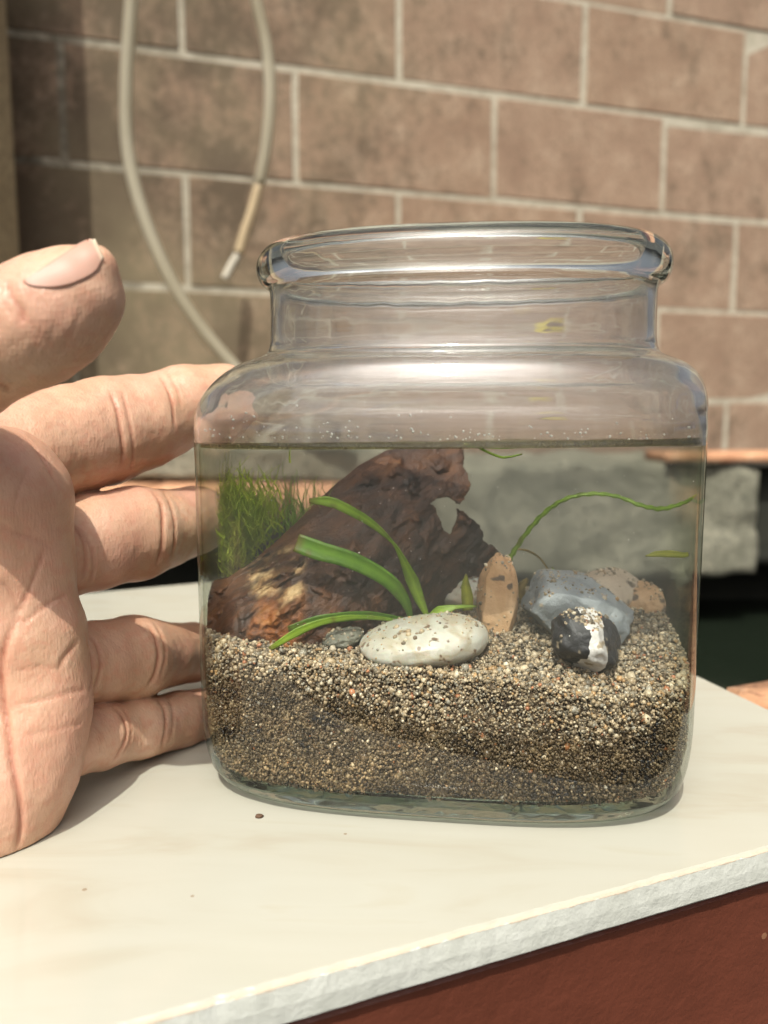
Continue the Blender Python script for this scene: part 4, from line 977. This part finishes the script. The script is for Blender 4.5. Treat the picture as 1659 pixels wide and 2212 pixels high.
# ------------------------------------------------------------------ hand
def chain(pts):                      # [(px,py,Y,r)] -> list of (xyz, r)
    return [(P(a, b, Y), r) for (a, b, Y, r) in pts]
mm = .001
FING = {
 'thumb': chain([(-230, 840, .134, 10.6 * mm), (-90, 785, .126, 8.9 * mm), (0, 736, .122, 8.3 * mm), (60, 706, .122, 8.7 * mm), (110, 676, .122, 8.4 * mm), (158, 642, .122, 7.15 * mm)]),
 'index': chain([(-120, 1030, .158, 13.5 * mm), (60, 975, .169, 11.9 * mm), (150, 952, .176, 11.5 * mm), (225, 932, .183, 11.7 * mm), (300, 914, .189, 10.7 * mm), (345, 900, .193, 9.9 * mm), (400, 874, .197, 9.2 * mm), (482, 852, .203, 7.4 * mm)]),
 'middle': chain([(-100, 1240, .158, 12 * mm), (140, 1188, .167, 9.5 * mm), (200, 1171, .172, 10.2 * mm), (290, 1152, .180, 10.3 * mm), (350, 1143, .187, 8.9 * mm), (420, 1124, .197, 8.1 * mm), (436, 1114, .211, 7.2 * mm)]),
 'ring': chain([(-60, 1450, .154, 11 * mm), (150, 1437, .162, 8.6 * mm), (210, 1431, .167, 8.5 * mm), (285, 1421, .174, 9.1 * mm), (350, 1415, .183, 7.4 * mm), (412, 1409, .195, 7.1 * mm), (395, 1402, .212, 6.5 * mm)]),
 'little': chain([(-60, 1620, .148, 10 * mm), (150, 1606, .155, 6.4 * mm), (215, 1591, .161, 6.5 * mm), (240, 1585, .164, 6.1 * mm), (300, 1573, .170, 6.5 * mm), (325, 1568, .173, 6.2 * mm), (385, 1556, .180, 6.5 * mm), (440, 1547, .188, 6.3 * mm), (440, 1542, .203, 5.4 * mm)]),
}
NB = chain([(104, 640, .121, 3.85 * mm), (200, 582, .121, 3.5 * mm)])   # bed of the thumb nail
PALM = [
 [(-15, 1085, .150, 14.0 * mm), (-330, 1330, .146, 17 * mm)],
 [(12, 1225, .150, 12.3 * mm), (-330, 1400, .146, 17 * mm)],
 [(48, 1375, .149, 11.6 * mm), (-300, 1500, .145, 17 * mm)],
 [(72, 1500, .147, 10.3 * mm), (-280, 1600, .145, 16 * mm)],
 [(58, 1592, .145, 10.2 * mm), (15, 1660, .143, 11.5 * mm), (-60, 1760, .142, 13.6 * mm), (-290, 1770, .142, 17 * mm)],
 [(-230, 840, .142, 11.5 * mm), (-260, 1100, .146, 17 * mm), (-330, 1450, .144, 20 * mm)],
 [(-330, 1450, .146, 20 * mm), (-520, 1720, .148, 22 * mm), (-760, 1900, .152, 22 * mm)],
]
def rcone(p, a, ra, b, rb):          # round cone distance
    ba = b - a; l2 = ba @ ba; rrd = ra - rb; a2 = l2 - rrd * rrd; il2 = 1 / l2
    pa = p - a; y = pa @ ba; z_ = y - l2; x2 = ((pa * l2 - y[..., None] * ba) ** 2).sum(-1); y2 = y * y * l2; z2 = z_ * z_ * l2
    k = np.sign(rrd) * rrd * rrd * x2
    d = (np.sqrt(np.maximum(x2 * a2 * il2, 0)) + y * rrd) * il2 - ra
    c1 = np.sign(z_) * a2 * z2 > k; c2 = np.sign(y) * a2 * y2 < k
    d = np.where(c1, np.sqrt(x2 + z2) * il2 - rb, np.where(c2, np.sqrt(x2 + y2) * il2 - ra, d)); return d
def smin(a, b, k): h = np.clip(.5 + .5 * (b - a) / k, 0, 1); return b * (1 - h) + a * h - k * h * (1 - h)
PALMC = [chain(c) for c in PALM]
def hand_sdf(p):
    palm = None
    for c in PALMC:
        for (a, ra), (b, rb) in zip(c[:-1], c[1:]):
            d = rcone(p, a, ra, b, rb); palm = d if palm is None else smin(palm, d, .0045)
    tot = palm
    for nme, c in FING.items():
        f = None
        for (a, ra), (b, rb) in zip(c[:-1], c[1:]):
            d = rcone(p, a, ra, b, rb); f = d if f is None else smin(f, d, .0009)
        if nme == 'thumb': f = smin(f, rcone(p, NB[0][0], NB[0][1], NB[1][0], NB[1][1]), .0012)
        tot = smin(tot, f, .003) if nme == 'thumb' else smin_f(tot, f, palm)
    return tot
def smin_f(tot, f, palm):
    return np.minimum(smin(palm, f, .0016), smin(tot, f, .0003))
H_ = .00055
lo_ = np.array([-.118, .100, -.004]); hi_ = np.array([-.030, .226, .128]); KC = 6
nc = [int(math.ceil((h - l) / (H_ * KC))) for l, h in zip(lo_, hi_)]
cg = [lo_[k] + (np.arange(nc[k]) + .5) * H_ * KC - H_ * .5 for k in range(3)]
DC = hand_sdf(np.stack(np.meshgrid(*cg, indexing='ij'), -1)).astype(np.float32)
D3 = DC.repeat(KC, 0).repeat(KC, 1).repeat(KC, 2)
band = np.argwhere(np.abs(DC) < H_ * KC * 1.25)                       # only blocks the skin may cross are worked out finely
sub_ = np.stack(np.meshgrid(*[np.arange(KC)] * 3, indexing='ij'), -1).reshape(-1, 3)
for c0_ in range(0, len(band), 1200):
    ii = (band[c0_:c0_ + 1200, None] * KC + sub_[None]).reshape(-1, 3); D3[ii[:, 0], ii[:, 1], ii[:, 2]] = hand_sdf(lo_ + ii * H_)
D3[0] = np.maximum(D3[0], .001)
def surface_nets(Dm, org, h):
    ins = Dm < 0; nx, ny, nz = Dm.shape
    c = np.zeros((nx - 1, ny - 1, nz - 1), np.int8)
    for dx in (0, 1):
        for dy in (0, 1):
            for dz in (0, 1): c += ins[dx:nx - 1 + dx, dy:ny - 1 + dy, dz:nz - 1 + dz]
    act = (c > 0) & (c < 8); A_ = np.argwhere(act); idx = np.full(act.shape, -1, np.int64); idx[act] = np.arange(len(A_))
    acc = np.zeros((len(A_), 3)); cnt = np.zeros(len(A_))
    cs = [(0, 0, 0), (1, 0, 0), (0, 1, 0), (1, 1, 0), (0, 0, 1), (1, 0, 1), (0, 1, 1), (1, 1, 1)]
    for i in range(8):
        for ax in range(3):
            if cs[i][ax] == 0:
                o2 = list(cs[i]); o2[ax] = 1
                a = Dm[A_[:, 0] + cs[i][0], A_[:, 1] + cs[i][1], A_[:, 2] + cs[i][2]]; b = Dm[A_[:, 0] + o2[0], A_[:, 1] + o2[1], A_[:, 2] + o2[2]]
                m = (a < 0) != (b < 0); t_ = np.where(m, a / (a - b + 1e-20), 0); pnt = np.repeat(np.array([cs[i]], float), len(A_), 0); pnt[:, ax] += t_
                acc[m] += pnt[m]; cnt[m] += 1
    V = (A_ + acc / cnt[:, None]) * h + org; Fq = []
    for ax in range(3):
        o1, o2 = (ax + 1) % 3, (ax + 2) % 3
        sl0 = [slice(None)] * 3; sl1 = [slice(None)] * 3; sl0[ax] = slice(0, -1); sl1[ax] = slice(1, None)
        e = np.argwhere(ins[tuple(sl0)] != ins[tuple(sl1)]); e = e[(e[:, o1] > 0) & (e[:, o2] > 0) & (e[:, o1] < Dm.shape[o1] - 1) & (e[:, o2] < Dm.shape[o2] - 1)]
        flip = ins[e[:, 0], e[:, 1], e[:, 2]]
        def at(d1, d2):
            q = e.copy(); q[:, o1] += d1; q[:, o2] += d2; return idx[q[:, 0], q[:, 1], q[:, 2]]
        q = np.stack([at(-1, -1), at(0, -1), at(0, 0), at(-1, 0)], 1); q[~flip] = q[~flip][:, ::-1]; Fq.append(q)
    return V, np.concatenate(Fq)
hv, hf = surface_nets(D3, lo_ , H_)
def grad(p, e=.0003):
    g = np.stack([hand_sdf(p + np.array(d) * e) - hand_sdf(p - np.array(d) * e) for d in ((1, 0, 0), (0, 1, 0), (0, 0, 1))], -1)
    return g / (np.linalg.norm(g, axis=-1)[:, None] + 1e-12)
g0 = grad(hv); hv = hv - g0 * hand_sdf(hv)[:, None] * .9
def hit(x, y):                        # first point of the hand along the line of sight
    d = ray(x, y); d = d / np.linalg.norm(d); o_ = np.array([0, 0, CAM_H]); t_ = .07
    for _ in range(160):
        s = float(hand_sdf((o_ + d * t_)[None])[0])
        if s < .00003: return o_ + d * t_
        t_ += s * .8
        if t_ > .3: return None
    return o_ + d * t_
# creases: polylines on the palm side, (points, width mm, depth mm, colour strength)
CR = [
 ([(236, 846), (252, 880), (262, 930), (266, 975), (262, 1008)], .9, .55, .55), ([(262, 842), (274, 880), (284, 930), (288, 980), (282, 1020)], .8, .35, .4),
 ([(342, 806), (362, 840), (374, 880), (378, 930)], .9, .5, .5), ([(358, 802), (382, 840), (392, 880)], .6, .25, .3), ([(18, 930), (60, 950), (100, 1000), (125, 1050)], 1.0, .4, .3),
 ([(330, 1062), (348, 1090), (352, 1140), (348, 1190), (338, 1225)], .9, .5, .55), ([(352, 1058), (372, 1100), (378, 1150), (370, 1205)], .8, .4, .45),
 ([(155, 1128), (176, 1160), (186, 1200), (180, 1250)], .9, .4, .45), ([(168, 1140), (196, 1180), (202, 1225), (196, 1262)], .7, .3, .35),
 ([(318, 1345), (336, 1375), (344, 1415), (336, 1455), (320, 1485)], .9, .55, .55), ([(334, 1344), (352, 1380), (358, 1420), (346, 1468)], .7, .35, .4),
 ([(196, 1372), (212, 1400), (218, 1440), (204, 1492)], .9, .45, .45), ([(186, 1380), (196, 1420), (198, 1470), (192, 1495)], .7, .3, .3),
 ([(244, 1525), (266, 1550), (274, 1585), (262, 1618), (246, 1645)], .9, .5, .5), ([(258, 1522), (280, 1560), (280, 1600), (262, 1635)], .6, .3, .35),
 ([(342, 1510), (356, 1535), (358, 1570), (350, 1625)], .8, .45, .5), ([(362, 1505), (374, 1535), (372, 1580), (362, 1610)], .6, .3, .35),
 ([(40, 1330), (14, 1385), (4, 1440), (6, 1500), (16, 1570), (28, 1650), (38, 1700), (46, 1755), (44, 1800), (36, 1840)], 1.1, .75, .6),
 ([(96, 1190), (80, 1230), (58, 1285), (36, 1330)], .9, .35, .3), ([(146, 1285), (110, 1300), (70, 1330), (46, 1352)], .8, .3, .25), ([(168, 1385), (140, 1420), (130, 1445)], 1.5, .4, .25),
 ([(190, 1490), (150, 1495), (90, 1512), (30, 1525)], 1.0, .3, .2), ([(185, 1560), (120, 1575), (50, 1590)], .8, .2, .12), ([(20, 1455), (90, 1440), (150, 1452)], .8, .2, .12),
 ([(0, 1130), (30, 1150), (80, 1165), (110, 1180)], .9, .25, .15), ([(60, 1010), (40, 1060), (30, 1110)], .7, .2, .15), ([(0, 1250), (30, 1290), (40, 1330)], .8, .25, .2),
 ([(14, 604), (24, 640), (44, 668), (50, 700)], .9, .45, .45), ([(0, 612), (8, 640), (22, 680)], .6, .25, .3), ([(0, 830), (14, 838), (18, 850)], .8, .4, .4),
 ([(140, 760), (165, 700), (180, 660)], .45, .16, .0), ([(80, 790), (110, 730), (125, 690)], .45, .16, .0), ([(45, 810), (70, 770), (90, 735)], .45, .16, .0), ([(185, 760), (205, 720), (225, 670)], .4, .14, .0), ([(110, 790), (140, 745), (150, 710)], .4, .14, .0),
]
nrm = grad(hv); tintc = np.zeros((len(hv), 3)); dsp = np.zeros(len(hv))
for pts_, wd_mm, dp_mm, cs_ in CR:
    pl_ = [h_ for h_ in (hit(*q) for q in catmull(np.array([(a, b, 0.) for a, b in pts_]), 5)[:, :2]) if h_ is not None]
    if len(pl_) < 2: continue
    pl_ = np.array(pl_); lo2, hi2 = pl_.min(0) - .004, pl_.max(0) + .004
    sel = np.nonzero(((hv > lo2) & (hv < hi2)).all(1))[0]; q = hv[sel]; best = np.full(len(sel), 1e9); tb = np.zeros(len(sel))
    for k in range(len(pl_) - 1):
        a, b = pl_[k], pl_[k + 1]; ab = b - a
        if np.linalg.norm(ab) > .006: continue
        t_ = np.clip(((q - a) @ ab) / (ab @ ab + 1e-12), 0, 1); d = np.linalg.norm(q - a - ab * t_[:, None], axis=1); m = d < best; best[m] = d[m]; tb[m] = ((k + t_) / (len(pl_) - 1))[m]
    fade = np.clip(np.sin(np.pi * np.clip(tb, 0.0, 1)) * 2.2 + .15, 0, 1)
    gshape = np.exp(-(best / (wd_mm * mm * .42)) ** 2) * fade
    dsp[sel] -= gshape * dp_mm * mm * .95; dsp[sel] += np.exp(-((best - 1.6 * wd_mm * mm) / (wd_mm * mm)) ** 2) * dp_mm * mm * .05 * fade
    tintc[sel, 0] = np.maximum(tintc[sel, 0], np.exp(-(best / (wd_mm * mm * .40)) ** 2) * fade * min(1, cs_ * 1.15))
dsp += .00030 * fbm(hv, 150, 3, 3) + .00010 * fbm(hv, 700, 3, 5)
hv2 = hv + nrm * dsp[:, None]
hv2[:, 2] = np.maximum(hv2[:, 2], .0003)
tintc[:, 1] = np.clip((nrm[:, 2] * .9 + nrm[:, 1] * .9 - .25) * 1.2, 0, 1) * .7     # back of the hand
tintc[:, 2] = np.clip(fbm(hv, 90, 2, 13) * 1.4, 0, 1) * .5
hand = empty('person', (-.075, .165, .0)); tag(hand, 'bare open hand reaching in, its fingers spread behind the jar', 'hand')
hb = mesh_obj('hand', hv2 - np.array(hand.location), hf, M_SKIN, hand, True, cols=tintc)
# thumb nail, following the thumb's surface
NU, NV = 34, 20
topl = catmull(np.array([(48, 611, 0), (80, 590, 0), (120, 563, 0), (158, 538, 0), (188, 521, 0), (205, 522, 0)]), 8)[:, :2]
botl = catmull(np.array([(54, 614, 0), (85, 622, 0), (125, 623, 0), (165, 613, 0), (205, 592, 0), (222, 560, 0)]), 8)[:, :2]
def resample(p, n):
    L = np.concatenate([[0], np.cumsum(np.linalg.norm(np.diff(p, axis=0), axis=1))]); q = np.linspace(0, L[-1], n); return np.stack([np.interp(q, L, p[:, k]) for k in (0, 1)], 1)
topl, botl = resample(topl, NU), resample(botl, NU); Vn = []; Tn = []
cA, cB = FING['thumb'][3][0], FING['thumb'][5][0]; ax_ = (cB - cA) / np.linalg.norm(cB - cA)
for i in range(NU):
    for j in range(NV):
        f_ = j / (NV - 1); q = topl[i] * (1 - f_) + botl[i] * f_
        # step back on to the thumb along the depth of its axis when the sight line misses it
        h_ = hit(*q)
        if h_ is None:
            g_ = P(q[0], q[1], .1215); 
            for _ in range(6): g_ = g_ - grad(g_[None])[0] * float(hand_sdf(g_[None])[0]) * .0
            h_ = g_
        Vn.append(h_); e_ = i / (NU - 1); Tn.append(np.clip((e_ - .955) / .03, 0, 1))
Vn = np.array(Vn); gN = grad(Vn); lift = np.full(len(Vn), .00028).reshape(NU, NV); lift[0] = lift[:, -1] = -.00015; lift[-1] = .0004; lift = lift.ravel()
Vt = Vn + gN * lift[:, None]; Vb_ = Vn - gN * .0004; NN = NU * NV
i, j = np.meshgrid(np.arange(NU - 1), np.arange(NV - 1), indexing='ij'); i, j = i.ravel(), j.ravel()
qt = np.stack([i * NV + j, i * NV + j + 1, (i + 1) * NV + j + 1, (i + 1) * NV + j], 1)
bd = [k * NV for k in range(NU)] + [(NU - 1) * NV + k for k in range(1, NV)] + [k * NV + NV - 1 for k in range(NU - 2, -1, -1)] + [k for k in range(NV - 2, 0, -1)]
bd = np.array(bd); sk = np.stack([bd, np.roll(bd, -1), np.roll(bd, -1) + NN, bd + NN], 1)
nl = mesh_obj('thumbnail', np.vstack([Vt, Vb_]) - np.array(hand.location), np.concatenate([qt, qt[:, ::-1] + NN, sk]), M_NAIL, hand, True, cols=np.stack([np.tile(Tn, 2)] * 3, 1)); fix_normals(nl)
